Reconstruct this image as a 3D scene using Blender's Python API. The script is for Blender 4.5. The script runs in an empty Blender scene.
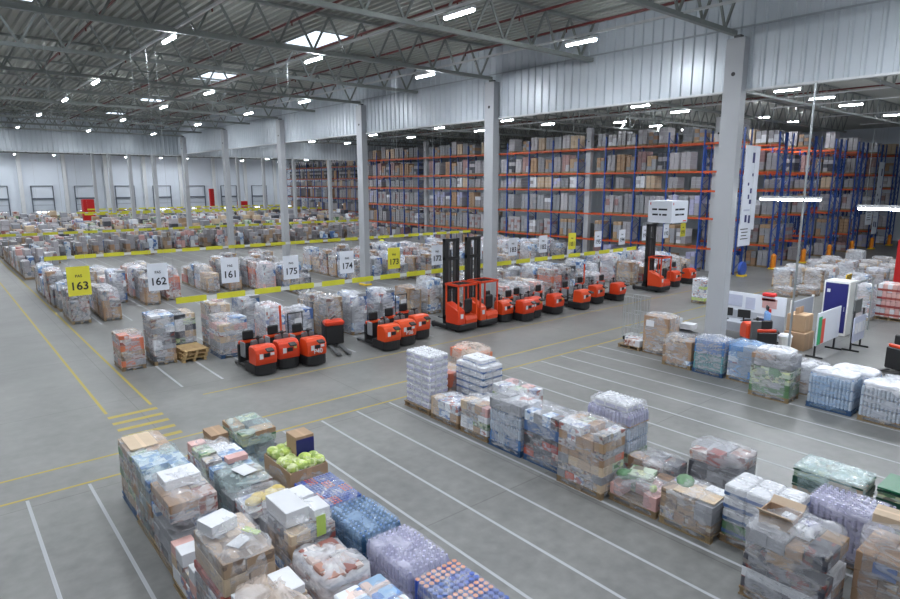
import bpy, math, random
from mathutils import Vector, Matrix, Euler
PI = math.pi
sc = bpy.context.scene
C = sc.collection
# ---------------------------------------------------------------- camera, world, exposure
cam = bpy.data.objects.new('camera', bpy.data.cameras.new('camera')); C.objects.link(cam)
cam.data.sensor_width = 36.0; cam.data.sensor_fit = 'HORIZONTAL'
cam.data.lens = 36.0 * 616.0 / 900.0
cam.data.clip_start = 0.1; cam.data.clip_end = 500
cam.location = (0, 0, 6.5)
cam.rotation_euler = (math.radians(90 - 10.62), 0, math.radians(-40.215))
sc.camera = cam
wd = bpy.data.worlds.new('world'); sc.world = wd; wd.use_nodes = True
wd.node_tree.nodes['Background'].inputs[0].default_value = (0.75, 0.85, 1.0, 1)
wd.node_tree.nodes['Background'].inputs[1].default_value = 0.6
vs = sc.view_settings
vs.view_transform = 'Standard'; vs.look = 'None'; vs.gamma = 1.0; vs.use_curve_mapping = False
vs.exposure = 0.0
LAMP_W = 210.0

# ---------------------------------------------------------------- materials
M = {}
def newmat(name):
    m = bpy.data.materials.new(name); m.use_nodes = True; M[name] = m
    return m, m.node_tree, m.node_tree.nodes['Principled BSDF']
def lin(c):
    return tuple((x / 12.92 if x <= 0.04045 else ((x + 0.055) / 1.055) ** 2.4) for x in c)
def mat(name, rgb, rough=0.55, metal=0.0, var=0.12, scale=6.0, rnd=0.0, bump=0.0, spec=0.5, emit=None, tape=False):
    """procedural material: sRGB base colour, noise variation, per-object random tint"""
    m, nt, b = newmat(name); N = nt.nodes; L = nt.links
    if name.split('_')[0] in ('carton', 'bottle', 'cap', 'can'): rgb = dull(rgb)
    c = lin(rgb)
    b.inputs['Roughness'].default_value = rough; b.inputs['Metallic'].default_value = metal
    b.inputs['Specular IOR Level'].default_value = spec
    tc = N.new('ShaderNodeTexCoord'); no = N.new('ShaderNodeTexNoise')
    no.inputs['Scale'].default_value = scale; no.inputs['Detail'].default_value = 3
    L.new(tc.outputs['Object'], no.inputs['Vector'])
    hs = N.new('ShaderNodeHueSaturation'); hs.inputs['Color'].default_value = (*c, 1)
    mr = N.new('ShaderNodeMapRange'); mr.inputs[3].default_value = 1 - var; mr.inputs[4].default_value = 1 + var
    L.new(no.outputs['Fac'], mr.inputs[0])
    if rnd:
        oi = N.new('ShaderNodeObjectInfo'); m2 = N.new('ShaderNodeMapRange')
        m2.inputs[3].default_value = 1 - rnd; m2.inputs[4].default_value = 1 + rnd
        L.new(oi.outputs['Random'], m2.inputs[0])
        mu = N.new('ShaderNodeMath'); mu.operation = 'MULTIPLY'
        L.new(mr.outputs[0], mu.inputs[0]); L.new(m2.outputs[0], mu.inputs[1]); L.new(mu.outputs[0], hs.inputs['Value'])
        m3 = N.new('ShaderNodeMapRange'); m3.inputs[3].default_value = 0.5 - rnd * 0.06; m3.inputs[4].default_value = 0.5 + rnd * 0.06
        L.new(oi.outputs['Random'], m3.inputs[0]); L.new(m3.outputs[0], hs.inputs['Hue'])
    else:
        L.new(mr.outputs[0], hs.inputs['Value'])
    if tape:   # packing tape over the closed flaps, along the carton's length
        sx = N.new('ShaderNodeSeparateXYZ'); L.new(tc.outputs['Object'], sx.inputs[0])
        ab = N.new('ShaderNodeMath'); ab.operation = 'ABSOLUTE'; L.new(sx.outputs[0], ab.inputs[0])
        lt = N.new('ShaderNodeMath'); lt.operation = 'LESS_THAN'; lt.inputs[1].default_value = 0.07; L.new(ab.outputs[0], lt.inputs[0])
        m5 = N.new('ShaderNodeMix'); m5.data_type = 'RGBA'; L.new(lt.outputs[0], m5.inputs[0]); L.new(hs.outputs[0], m5.inputs[6])
        m5.inputs[7].default_value = (*[q * 1.25 for q in c], 1); L.new(m5.outputs[2], b.inputs['Base Color'])
    else:
        L.new(hs.outputs[0], b.inputs['Base Color'])
    if bump:
        bp = N.new('ShaderNodeBump'); bp.inputs['Strength'].default_value = bump; bp.inputs['Distance'].default_value = 0.02
        L.new(no.outputs['Fac'], bp.inputs['Height']); L.new(bp.outputs[0], b.inputs['Normal'])
    if emit:
        b.inputs['Emission Color'].default_value = (*lin(rgb), 1); b.inputs['Emission Strength'].default_value = emit
    return m
def dull(c, k=0.22):
    g = 0.3 * c[0] + 0.55 * c[1] + 0.15 * c[2]
    return tuple((x * (1 - k) + g * k) * 0.94 for x in c)
def printed(name, base, inks, rough=0.5, cells=3.0, thr=0.45):
    """carton or pack skin: base colour with flat printed patches, each object offset at random"""
    base = dull(base, .15); inks = [dull(q, .3) for q in inks]
    m, nt, b = newmat(name); N = nt.nodes; L = nt.links
    b.inputs['Roughness'].default_value = rough
    tc = N.new('ShaderNodeTexCoord'); oi = N.new('ShaderNodeObjectInfo')
    ad = N.new('ShaderNodeVectorMath'); ad.operation = 'MULTIPLY_ADD'
    ad.inputs[1].default_value = (cells, cells, cells)
    cb = N.new('ShaderNodeCombineXYZ'); ml = N.new('ShaderNodeMath'); ml.operation = 'MULTIPLY'; ml.inputs[1].default_value = 57.0
    L.new(oi.outputs['Random'], ml.inputs[0])
    for i in range(3): L.new(ml.outputs[0], cb.inputs[i])
    L.new(tc.outputs['Object'], ad.inputs[0]); L.new(cb.outputs[0], ad.inputs[2])
    vo = N.new('ShaderNodeTexVoronoi'); vo.distance = 'CHEBYCHEV'; vo.inputs['Scale'].default_value = 1.0
    L.new(ad.outputs[0], vo.inputs['Vector'])
    sp = N.new('ShaderNodeSeparateColor'); L.new(vo.outputs['Color'], sp.inputs[0])
    cr = N.new('ShaderNodeValToRGB'); cr.color_ramp.interpolation = 'CONSTANT'
    e = cr.color_ramp.elements; e[0].position = 0.0; e[0].color = (*lin(base), 1)
    e[1].position = thr; e[1].color = (*lin(inks[0]), 1)
    for k, ink in enumerate(inks[1:]):
        q = e.new(thr + (1 - thr) * (k + 1) / len(inks)); q.color = (*lin(ink), 1)
    L.new(sp.outputs[0], cr.inputs[0])
    hs = N.new('ShaderNodeHueSaturation'); mr = N.new('ShaderNodeMapRange')
    mr.inputs[3].default_value = 0.8; mr.inputs[4].default_value = 1.12
    L.new(oi.outputs['Random'], mr.inputs[0]); L.new(mr.outputs[0], hs.inputs['Value']); L.new(cr.outputs[0], hs.inputs['Color'])
    L.new(hs.outputs[0], b.inputs['Base Color'])
    return m
def film(name, tint, lo=0.16, hi=0.6, rough=0.25):
    m, nt, b = newmat(name); N = nt.nodes; L = nt.links
    b.inputs['Base Color'].default_value = (*lin(tint), 1); b.inputs['Roughness'].default_value = rough
    b.inputs['Specular IOR Level'].default_value = 0.7
    tc = N.new('ShaderNodeTexCoord'); mp = N.new('ShaderNodeMapping'); mp.inputs['Scale'].default_value = (1.6, 1.6, 4.5)
    mp.inputs['Rotation'].default_value = (0.5, 0.35, 0.0)
    no = N.new('ShaderNodeTexNoise'); no.inputs['Scale'].default_value = 1.6; no.inputs['Detail'].default_value = 4; no.inputs['Distortion'].default_value = 1.2
    oi = N.new('ShaderNodeObjectInfo'); va = N.new('ShaderNodeVectorMath'); va.operation = 'ADD'
    sc_ = N.new('ShaderNodeMath'); sc_.operation = 'MULTIPLY'; sc_.inputs[1].default_value = 31.0
    L.new(oi.outputs['Random'], sc_.inputs[0])
    L.new(tc.outputs['Object'], va.inputs[0]); L.new(sc_.outputs[0], va.inputs[1])
    L.new(va.outputs[0], mp.inputs[0]); L.new(mp.outputs[0], no.inputs['Vector'])
    mr = N.new('ShaderNodeMapRange'); mr.inputs[1].default_value = 0.35; mr.inputs[2].default_value = 0.68
    mr.inputs[3].default_value = lo; mr.inputs[4].default_value = hi
    L.new(no.outputs['Fac'], mr.inputs[0])
    bp = N.new('ShaderNodeBump'); bp.inputs['Strength'].default_value = 0.5; bp.inputs['Distance'].default_value = 0.05
    m2 = N.new('ShaderNodeMapping'); m2.inputs['Scale'].default_value = (2.0, 2.0, 11.0); m2.inputs['Rotation'].default_value = (-0.7, 0.6, 0.3)
    L.new(va.outputs[0], m2.inputs[0])
    nf = N.new('ShaderNodeTexNoise'); nf.inputs['Scale'].default_value = 2.2; nf.inputs['Detail'].default_value = 2
    L.new(m2.outputs[0], nf.inputs['Vector'])
    sm_ = N.new('ShaderNodeMath'); sm_.operation = 'MULTIPLY_ADD'; sm_.inputs[1].default_value = 0.5
    L.new(nf.outputs['Fac'], sm_.inputs[0]); L.new(no.outputs['Fac'], sm_.inputs[2]); L.new(sm_.outputs[0], bp.inputs['Height']); L.new(bp.outputs[0], b.inputs['Normal'])
    tr = N.new('ShaderNodeBsdfTransparent'); mx = N.new('ShaderNodeMixShader')
    L.new(mr.outputs[0], mx.inputs[0]); L.new(tr.outputs[0], mx.inputs[1]); L.new(b.outputs[0], mx.inputs[2])
    L.new(mx.outputs[0], N['Material Output'].inputs['Surface'])
    return m
def emitter(name, rgb, s):
    m, nt, b = newmat(name)
    b.inputs['Base Color'].default_value = (*rgb, 1)
    b.inputs['Emission Color'].default_value = (*rgb, 1); b.inputs['Emission Strength'].default_value = s
    return m

# concrete floor: mottled, slightly glossy, saw-cut joints
m, nt, b = newmat('concrete'); N = nt.nodes; L = nt.links
tc = N.new('ShaderNodeTexCoord')
n1 = N.new('ShaderNodeTexNoise'); n1.inputs['Scale'].default_value = 0.35; n1.inputs['Detail'].default_value = 6; n1.inputs['Roughness'].default_value = 0.65
n2 = N.new('ShaderNodeTexNoise'); n2.inputs['Scale'].default_value = 3.5; n2.inputs['Detail'].default_value = 5
L.new(tc.outputs['Object'], n1.inputs['Vector']); L.new(tc.outputs['Object'], n2.inputs['Vector'])
cr = N.new('ShaderNodeValToRGB'); cr.color_ramp.elements[0].position = 0.3; cr.color_ramp.elements[1].position = 0.72
cr.color_ramp.elements[0].color = (*lin((0.36, 0.363, 0.362)), 1); cr.color_ramp.elements[1].color = (*lin((0.515, 0.517, 0.51)), 1)
ad = N.new('ShaderNodeMath'); ad.operation = 'MULTIPLY_ADD'; ad.inputs[1].default_value = 0.45
L.new(n2.outputs['Fac'], ad.inputs[0])
m7 = N.new('ShaderNodeMath'); m7.operation = 'MULTIPLY'; m7.inputs[1].default_value = 0.55
L.new(n1.outputs['Fac'], m7.inputs[0]); L.new(m7.outputs[0], ad.inputs[2]); L.new(ad.outputs[0], cr.inputs[0])
br = N.new('ShaderNodeTexBrick'); br.offset = 0.0; br.inputs['Scale'].default_value = 1.0
br.inputs['Brick Width'].default_value = 5.8; br.inputs['Row Height'].default_value = 5.8; br.inputs['Mortar Size'].default_value = 0.012
br.inputs['Color1'].default_value = br.inputs['Color2'].default_value = (1, 1, 1, 1); br.inputs['Mortar'].default_value = (0.62, 0.62, 0.62, 1)
mp = N.new('ShaderNodeMapping'); mp.inputs['Location'].default_value = (1.7, 3.0, 0)
L.new(tc.outputs['Object'], mp.inputs[0]); L.new(mp.outputs[0], br.inputs['Vector'])
mx = N.new('ShaderNodeMix'); mx.data_type = 'RGBA'; mx.blend_type = 'MULTIPLY'; mx.inputs[0].default_value = 1.0
L.new(cr.outputs[0], mx.inputs[6]); L.new(br.outputs['Color'], mx.inputs[7]); L.new(mx.outputs[2], b.inputs['Base Color'])
mr = N.new('ShaderNodeMapRange'); mr.inputs[3].default_value = 0.3; mr.inputs[4].default_value = 0.55
L.new(n2.outputs['Fac'], mr.inputs[0]); L.new(mr.outputs[0], b.inputs['Roughness'])
b.inputs['Specular IOR Level'].default_value = 0.45

mat('white_paint', (0.80, 0.81, 0.82), 0.5, var=0.05, scale=2)
mat('column_paint', (0.66, 0.67, 0.69), 0.45, var=0.04, scale=1)
mat('panel_white', (0.75, 0.78, 0.81), 0.32, metal=0.15, var=0.05, scale=0.7)
mat('panel_seam', (0.62, 0.65, 0.68), 0.5)
mat('far_wall_paint', (0.80, 0.83, 0.87), 0.6, var=0.06, scale=0.4)
mat('deck_steel', (0.66, 0.67, 0.65), 0.45, metal=0.1, var=0.08, scale=0.5)
mat('truss_steel', (0.52, 0.54, 0.53), 0.5, metal=0.1, var=0.06)
mat('galvanised', (0.66, 0.68, 0.69), 0.35, metal=0.6, var=0.08)
mat('sprinkler_red', (0.38, 0.12, 0.11), 0.45)
mat('line_white', (0.64, 0.65, 0.67), 0.6, var=0.2, scale=9)
mat('line_yellow', (0.64, 0.57, 0.24), 0.6, var=0.2, scale=9)
mat('tape_yellow', (0.80, 0.79, 0.20), 0.5, var=0.05)
mat('tape_pale', (0.80, 0.82, 0.80), 0.5)
mat('sign_white', (0.84, 0.86, 0.90), 0.5, var=0.02)
mat('sign_yellow', (0.86, 0.83, 0.25), 0.5, var=0.02)
mat('ink', (0.10, 0.11, 0.16), 0.6)
mat('ink_blue', (0.20, 0.22, 0.42), 0.6)
mat('ink_red', (0.75, 0.15, 0.15), 0.6)
mat('truck_orange', (0.82, 0.26, 0.11), 0.35, var=0.05, rnd=0.05)
mat('truck_black', (0.11, 0.11, 0.12), 0.5)
mat('truck_grey', (0.36, 0.37, 0.38), 0.45)
mat('mast_black', (0.10, 0.10, 0.11), 0.4)
mat('steel_dark', (0.30, 0.30, 0.31), 0.4, metal=0.5)
mat('rack_blue', (0.15, 0.29, 0.58), 0.45, var=0.08)
mat('rack_orange', (0.76, 0.31, 0.14), 0.45, var=0.08)
mat('rack_red', (0.62, 0.22, 0.16), 0.45)
mat('guard_orange', (0.92, 0.55, 0.13), 0.45)
mat('guard_yellow', (0.90, 0.76, 0.15), 0.5)
mat('wood', (0.52, 0.44, 0.33), 0.75, var=0.25, scale=14, rnd=0.12)
mat('wood_pale', (0.70, 0.59, 0.42), 0.75, var=0.2, scale=14, rnd=0.1)
mat('pallet_blue', (0.16, 0.29, 0.44), 0.7, var=0.15, scale=10)
mat('kraft', (0.62, 0.51, 0.41), 0.7, var=0.08, rnd=0.13, tape=True)
mat('kraft_pale', (0.74, 0.66, 0.57), 0.7, var=0.08, rnd=0.1, tape=True)
mat('carton_white', (0.86, 0.87, 0.90), 0.55, var=0.05, rnd=0.07)
mat('carton_grey', (0.58, 0.59, 0.62), 0.55, var=0.12, rnd=0.2)
mat('carton_dark', (0.27, 0.28, 0.32), 0.5, var=0.2, rnd=0.25)
mat('carton_red', (0.70, 0.24, 0.22), 0.5, var=0.1, rnd=0.15)
mat('carton_orange', (0.88, 0.42, 0.28), 0.5, var=0.1, rnd=0.12)
mat('carton_green', (0.35, 0.55, 0.36), 0.5, var=0.12, rnd=0.2)
mat('carton_lime', (0.72, 0.84, 0.30), 0.5, var=0.12, rnd=0.1)
mat('carton_blue', (0.26, 0.42, 0.68), 0.45, var=0.12, rnd=0.2)
mat('carton_lilac', (0.68, 0.68, 0.84), 0.45, var=0.1, rnd=0.12)
mat('carton_yellow', (0.88, 0.77, 0.34), 0.5, var=0.1, rnd=0.12)
mat('carton_pink', (0.88, 0.66, 0.64), 0.5, var=0.1, rnd=0.1)
mat('crate_green', (0.10, 0.42, 0.28), 0.4, var=0.1)
mat('crate_dark_green', (0.12, 0.27, 0.22), 0.45, var=0.15)
mat('bottle_clear', (0.72, 0.78, 0.86), 0.2, var=0.1, rnd=0.08)
mat('bottle_blue', (0.30, 0.52, 0.80), 0.2, var=0.15, rnd=0.12)
mat('bottle_deep', (0.12, 0.32, 0.50), 0.2, var=0.15, rnd=0.12)
mat('bottle_teal', (0.36, 0.62, 0.66), 0.2, var=0.15, rnd=0.12)
mat('cap_white', (0.86, 0.88, 0.93), 0.35)
mat('cap_blue', (0.35, 0.55, 0.85), 0.3)
mat('cap_red', (0.80, 0.25, 0.25), 0.35)
mat('cap_lilac', (0.72, 0.72, 0.90), 0.35)
mat('can_blue', (0.18, 0.36, 0.80), 0.3, var=0.1, rnd=0.1)
mat('can_orange', (0.90, 0.55, 0.40), 0.35, var=0.15)
printed('print_mixed', (0.74, 0.72, 0.72), [(0.55, 0.52, 0.52), (0.60, 0.42, 0.40), (0.48, 0.53, 0.60), (0.76, 0.69, 0.58)], cells=3.5)
printed('print_kraft', (0.68, 0.57, 0.46), [(0.50, 0.40, 0.33), (0.80, 0.76, 0.70), (0.60, 0.50, 0.42)], cells=2.8, thr=0.55)
printed('print_white', (0.90, 0.91, 0.93), [(0.55, 0.60, 0.78), (0.80, 0.84, 0.90), (0.78, 0.45, 0.42)], cells=2.6, thr=0.5)
printed('print_blue', (0.80, 0.86, 0.93), [(0.30, 0.50, 0.82), (0.45, 0.65, 0.90), (0.90, 0.93, 0.97)], cells=3.0, thr=0.4)
printed('print_red', (0.78, 0.70, 0.68), [(0.64, 0.32, 0.28), (0.76, 0.50, 0.42), (0.84, 0.82, 0.82)], cells=2.8, thr=0.4)
printed('print_green', (0.72, 0.78, 0.70), [(0.35, 0.58, 0.36), (0.80, 0.84, 0.60), (0.50, 0.48, 0.42)], cells=2.8, thr=0.42)
printed('print_dark', (0.36, 0.36, 0.40), [(0.22, 0.24, 0.32), (0.55, 0.52, 0.50), (0.62, 0.25, 0.22)], cells=3.2, thr=0.45)
printed('print_lilac', (0.80, 0.80, 0.92), [(0.55, 0.55, 0.82), (0.92, 0.92, 0.97), (0.42, 0.42, 0.70)], cells=3.5, thr=0.45)
printed('print_diaper', (0.90, 0.93, 0.97), [(0.30, 0.55, 0.90), (0.55, 0.75, 0.95), (0.93, 0.80, 0.76)], cells=4.9, thr=0.42)
printed('mesh_cabbage', (0.76, 0.86, 0.36), [(0.84, 0.91, 0.50), (0.64, 0.78, 0.28), (0.88, 0.93, 0.62)], cells=14, thr=0.35)
film('film_clear', (0.90, 0.91, 0.94), 0.10, 0.42, 0.16)
film('film_milky', (0.88, 0.89, 0.92), 0.25, 0.66, 0.25)
film('film_white', (0.92, 0.93, 0.96), 0.6, 0.95, 0.2)
film('film_mid', (0.84, 0.85, 0.88), 0.15, 0.5, 0.2)
film('film_blue', (0.66, 0.78, 0.92), 0.15, 0.5)
film('film_teal', (0.78, 0.86, 0.87), 0.15, 0.55, 0.18)
film('film_green', (0.45, 0.66, 0.52), 0.25, 0.6)
film('film_lilac', (0.86, 0.86, 0.94), 0.15, 0.5, 0.18)
film('film_beige', (0.86, 0.80, 0.76), 0.3, 0.7, 0.22)
film('film_dark', (0.22, 0.23, 0.24), 0.6, 0.95, 0.3)
film('acrylic', (0.80, 0.84, 0.86), 0.12, 0.2, 0.1)
mat('rack_film', (0.62, 0.61, 0.63), 0.3, var=0.15, rnd=0.32)
mat('rack_rose', (0.56, 0.44, 0.44), 0.45, var=0.1, rnd=0.2)
mat('cabinet_white', (0.86, 0.86, 0.85), 0.45, var=0.03)
mat('cabinet_navy', (0.13, 0.14, 0.40), 0.4, var=0.04)
mat('screen_grey', (0.64, 0.66, 0.70), 0.7, var=0.04)
mat('board_green', (0.18, 0.62, 0.42), 0.5)
mat('board_red', (0.86, 0.33, 0.28), 0.5)
mat('red_cabinet', (0.72, 0.08, 0.09), 0.45)
mat('paper_grey', (0.70, 0.72, 0.80), 0.6, var=0.1, scale=8)
mat('jacket_blue', (0.48, 0.66, 0.88), 0.8, var=0.2, scale=9)
mat('skin', (0.80, 0.62, 0.52), 0.6)
mat('hi_vis', (0.86, 0.88, 0.20), 0.6)
mat('door_panel', (0.74, 0.77, 0.81), 0.5, var=0.04)
mat('door_frame', (0.36, 0.39, 0.44), 0.5)
emitter('tube_light', (0.90, 0.95, 1.0), 150.0)
emitter('skylight_glow', (0.78, 0.88, 1.0), 1.5)
emitter('daylit_pane', (0.95, 0.97, 1.0), 2.0)

# ---------------------------------------------------------------- mesh helpers
class MB:
    def __init__(s): s.v = []; s.f = []; s.m = []
    def add(s, vs_, fs, m=0, X=None):
        o = len(s.v)
        if X is not None: vs_ = [X @ Vector(v) for v in vs_]
        s.v += [tuple(v) for v in vs_]
        for f in fs: s.f.append([i + o for i in f]); s.m.append(m)
    def box(s, c, d, m=0, X=None, ch=0.0):
        x, y, z = d[0] / 2, d[1] / 2, d[2] / 2
        if ch <= 0:
            vv = [(c[0] + a * x, c[1] + b_ * y, c[2] + e * z) for e in (-1, 1) for b_ in (-1, 1) for a in (-1, 1)]
            s.add(vv, [(0, 2, 3, 1), (4, 5, 7, 6), (0, 1, 5, 4), (2, 6, 7, 3), (0, 4, 6, 2), (1, 3, 7, 5)], m, X)
        else:
            k = ch; oct_ = []
            def ring(zz, ins):
                a, b_ = x - ins, y - ins
                q = min(k, a * 0.9, b_ * 0.9)
                return [(c[0] + p, c[1] + r, c[2] + zz) for p, r in
                        ((-a + q, -b_), (a - q, -b_), (a, -b_ + q), (a, b_ - q), (a - q, b_), (-a + q, b_), (-a, b_ - q), (-a, -b_ + q))]
            vv = ring(-z, k * 0.5) + ring(-z + k, 0) + ring(z - k, 0) + ring(z, k)
            fs = [tuple(range(7, -1, -1)), tuple(range(24, 32))]
            for r in range(3):
                for i in range(8): fs.append((r * 8 + i, r * 8 + (i + 1) % 8, r * 8 + 8 + (i + 1) % 8, r * 8 + 8 + i))
            s.add(vv, fs, m, X)
        return s
    def cyl(s, p, q, r, n=8, m=0, r2=None, X=None):
        p = Vector(p); q = Vector(q); d = q - p
        if r2 is None: r2 = r
        u = d.orthogonal().normalized(); w = d.normalized().cross(u)
        vv = []
        for base, rr in ((p, r), (q, r2)):
            for i in range(n):
                a = 2 * PI * i / n; vv.append(base + (u * math.cos(a) + w * math.sin(a)) * rr)
        fs = [tuple(range(n - 1, -1, -1)), tuple(range(n, 2 * n))]
        for i in range(n): fs.append((i, (i + 1) % n, n + (i + 1) % n, n + i))
        s.add(vv, fs, m, X); return s
    def prism(s, poly, x0, x1, m=0, X=None):
        """polygon in (y, z), extruded along x"""
        n = len(poly); vv = [(x0, a, b_) for a, b_ in poly] + [(x1, a, b_) for a, b_ in poly]
        fs = [tuple(range(n - 1, -1, -1)), tuple(range(n, 2 * n))]
        for i in range(n): fs.append((i, (i + 1) % n, n + (i + 1) % n, n + i))
        s.add(vv, fs, m, X); return s
    def bar(s, p, q, w, h=None, m=0):
        p = Vector(p); q = Vector(q); d = (q - p); L_ = d.length
        h = h or w
        R = d.to_track_quat('Z', 'Y').to_matrix().to_4x4(); R.translation = (p + q) / 2
        return s.box((0, 0, 0), (w, h, L_), m, R)
    def sphere(s, c, r, n=8, k=5, m=0, sc3=(1, 1, 1)):
        vv = []; fs = []
        for j in range(k + 1):
            t = PI * j / k
            for i in range(n):
                a = 2 * PI * i / n
                vv.append((c[0] + r * sc3[0] * math.sin(t) * math.cos(a), c[1] + r * sc3[1] * math.sin(t) * math.sin(a), c[2] - r * sc3[2] * math.cos(t)))
        for j in range(k):
            for i in range(n): fs.append((j * n + i, j * n + (i + 1) % n, (j + 1) * n + (i + 1) % n, (j + 1) * n + i))
        s.add(vv, fs, m); return s
    def mesh(s, name, mats, smooth=False):
        me = bpy.data.meshes.new(name); me.from_pydata(s.v, [], s.f)
        for k in (mats if isinstance(mats, (list, tuple)) else [mats]): me.materials.append(M[k])
        me.polygons.foreach_set('material_index', s.m)
        if smooth: me.polygons.foreach_set('use_smooth', [True] * len(s.f))
        me.update(); return me
    def obj(s, name, mats, parent=None, loc=(0, 0, 0), rz=0.0, smooth=False):
        return link(name, s.mesh(name, mats, smooth), parent, loc, rz)
def link(name, data, parent=None, loc=(0, 0, 0), rz=0.0, scale=None, matname=None):
    o = bpy.data.objects.new(name, data); C.objects.link(o)
    o.parent = parent; o.location = loc
    if rz: o.rotation_euler = (0, 0, rz)
    if scale: o.scale = scale
    if matname:
        o.material_slots[0].link = 'OBJECT'; o.material_slots[0].material = M[matname]
    return o
def tag(o, label, cat, group=None, kind=None):
    if label: o['label'] = label
    if cat: o['category'] = cat
    if group: o['group'] = group
    if kind: o['kind'] = kind
    return o
def thing(name, label, cat, loc=(0, 0, 0), rz=0.0, group=None):
    return tag(link(name, None, None, loc, rz), label, cat, group)
def struct(o): o['kind'] = 'structure'; return o
def copy_tree(o, parent=None):
    c = o.copy(); C.objects.link(c); c.parent = parent
    for ch in o.children: copy_tree(ch, c)
    return c
_txt = {}
def text_mesh(s, size):
    k = (s, size)
    if k not in _txt:
        cu = bpy.data.curves.new('lettering', 'FONT'); cu.body = s; cu.size = size; cu.align_x = 'CENTER'; cu.align_y = 'CENTER'
        cu.extrude = 0.002; cu.offset = size * 0.018
        to = bpy.data.objects.new('lettering', cu); C.objects.link(to)
        dg = bpy.context.evaluated_depsgraph_get()
        me = bpy.data.meshes.new_from_object(to.evaluated_get(dg))
        bpy.data.objects.remove(to); me.materials.clear(); me.materials.append(M['ink'])
        _txt[k] = me
    return _txt[k]
def lettering(parent, s, size, loc, rot=(PI / 2, 0, 0), matname='ink'):
    o = link('lettering', text_mesh(s, size), parent, loc, matname=matname); o.rotation_euler = rot
    return o
unit = MB().box((0, 0, 0), (1, 1, 1), ch=0.025).mesh('carton', 'kraft')
plain = MB().box((0, 0, 0), (1, 1, 1)).mesh('panel', 'kraft')
def ubox(name, parent, c, d, matname, rz=0.0, sharp=False):
    return link(name, plain if sharp else unit, parent, c, rz, d, matname)
# ---------------------------------------------------------------- the hall
YB = 71.0          # cross band
YF = 130.0         # dock wall
XR1, XR2 = 21.5, 45.0
b_ = MB().box((30, 55, -0.15), (140, 170, 0.3)); floor = struct(b_.obj('floor', 'concrete'))
# painted floor lines, children of the floor
def fline(name, x0, y0, x1, y1, w, m, seed=0):
    d = math.hypot(x1 - x0, y1 - y0)
    o = link(name, plain, floor, ((x0 + x1) / 2, (y0 + y1) / 2, 0.0012), math.atan2(y1 - y0, x1 - x0), (d, w, 0.0024), m)
    return o
for k in range(18):
    x = 0.92 + 1.143 * k
    fline('lane_line', x, -6, x, 14.75, 0.062, 'line_white')
for y in (14.85, 16.08): fline('aisle_line', -14, y, 40, y, 0.075, 'line_yellow')
fline('aisle_line', 6.0, 19.12, 37, 19.12, 0.06, 'line_yellow')
fline('aisle_line', 3.3, 19.2, 3.3, 122, 0.08, 'line_yellow'); fline('aisle_line', 4.5, 19.2, 4.5, 122, 0.08, 'line_yellow')
for y in (16.5, 17.08, 17.65, 18.22, 18.8): fline('crossing_stripe', 3.26, y, 4.56, y, 0.2, 'line_yellow')
for k in range(30):
    x = 5.75 + 1.31 * k
    fline('lane_line', x, 20.3, x, 26.8, 0.07, 'line_white'); fline('lane_line', x, 32.2, x, 45.5, 0.07, 'line_white')
    fline('lane_line', x, 47, x, 68, 0.07, 'line_white')
# roof deck with trapezoid ribs running along y
poly = []; x = -26.0
while x < 86:
    poly += [(x, 13.02), (x + 0.14, 13.02), (x + 0.18, 12.9), (x + 0.30, 12.9)]; x += 0.34
mb = MB(); n = len(poly)
vv = [(a, -16, z) for a, z in poly] + [(a, YF, z) for a, z in poly]
mb.add(vv, [(i, n + i, n + i + 1, i + 1) for i in range(n - 1)])
mb.box((30, 57, 13.25), (112, 146, 0.2))
struct(mb.obj('ceiling', 'deck_steel'))
# ribbed cladding band along x = 21.8 and across y = YB
def ribbed(a0, a1, z0, z1, pitch, depth):
    """profile list (along, out) of vertical ribs"""
    pr = []; a = a0
    while a < a1:
        pr += [(a, 0), (min(a + pitch * 0.62, a1), 0), (min(a + pitch * 0.70, a1), -depth), (min(a + pitch * 0.92, a1), -depth)]; a += pitch
    pr.append((a1, 0)); return pr
def band(name, axis, const, a0, a1, z0, z1, pitch=0.42, depth=0.05, back=0.12):
    pr = ribbed(a0, a1, z0, z1, pitch, depth); mb = MB(); n = len(pr)
    if axis == 'y':
        vv = [(const + o, a, z0) for a, o in pr] + [(const + o, a, z1) for a, o in pr]
        mb.add(vv, [(i + 1, i, n + i, n + i + 1) for i in range(n - 1)])
        mb.box((const + back / 2 + 0.01, (a0 + a1) / 2, (z0 + z1) / 2), (back, a1 - a0, z1 - z0))
    else:
        vv = [(a, const + o, z0) for a, o in pr] + [(a, const + o, z1) for a, o in pr]
        mb.add(vv, [(i, i + 1, n + i + 1, n + i) for i in range(n - 1)])
        mb.box(((a0 + a1) / 2, const + back / 2 + 0.01, (z0 + z1) / 2), (a1 - a0, back, z1 - z0))
    return struct(mb.obj(name, 'panel_white'))
wb = band('wall_band', 'y', 21.72, -15, YB, 9.64, 12.9)
MB().box((21.655, 28, 11.66), (0.03, 86, 0.06)).obj('trim_strip', 'panel_seam', wb)
MB().box((21.7, 28, 9.61), (0.2, 86, 0.07)).obj('edge_flashing', 'white_paint', wb)
wc = band('wall_cross', 'x', YB, -25, 70, 9.55, 12.9)
MB().box((22, YB - 0.02, 9.52), (94, 0.2, 0.07)).obj('edge_flashing', 'white_paint', wc)
# outer walls
def plainwall(name, c, d, m='far_wall_paint'): return struct(MB().box(c, d).obj(name, m))
wf = plainwall('wall_far', (30, YF + 0.15, 6.5), (114, 0.3, 13))
plainwall('wall_left', (-26.15, 57, 6.5), (0.3, 146, 13)); plainwall('wall_rear', (30, -16.15, 6.5), (112, 0.3, 13))
plainwall('wall_right', (86.15, 57, 6.5), (0.3, 146, 13))
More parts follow.
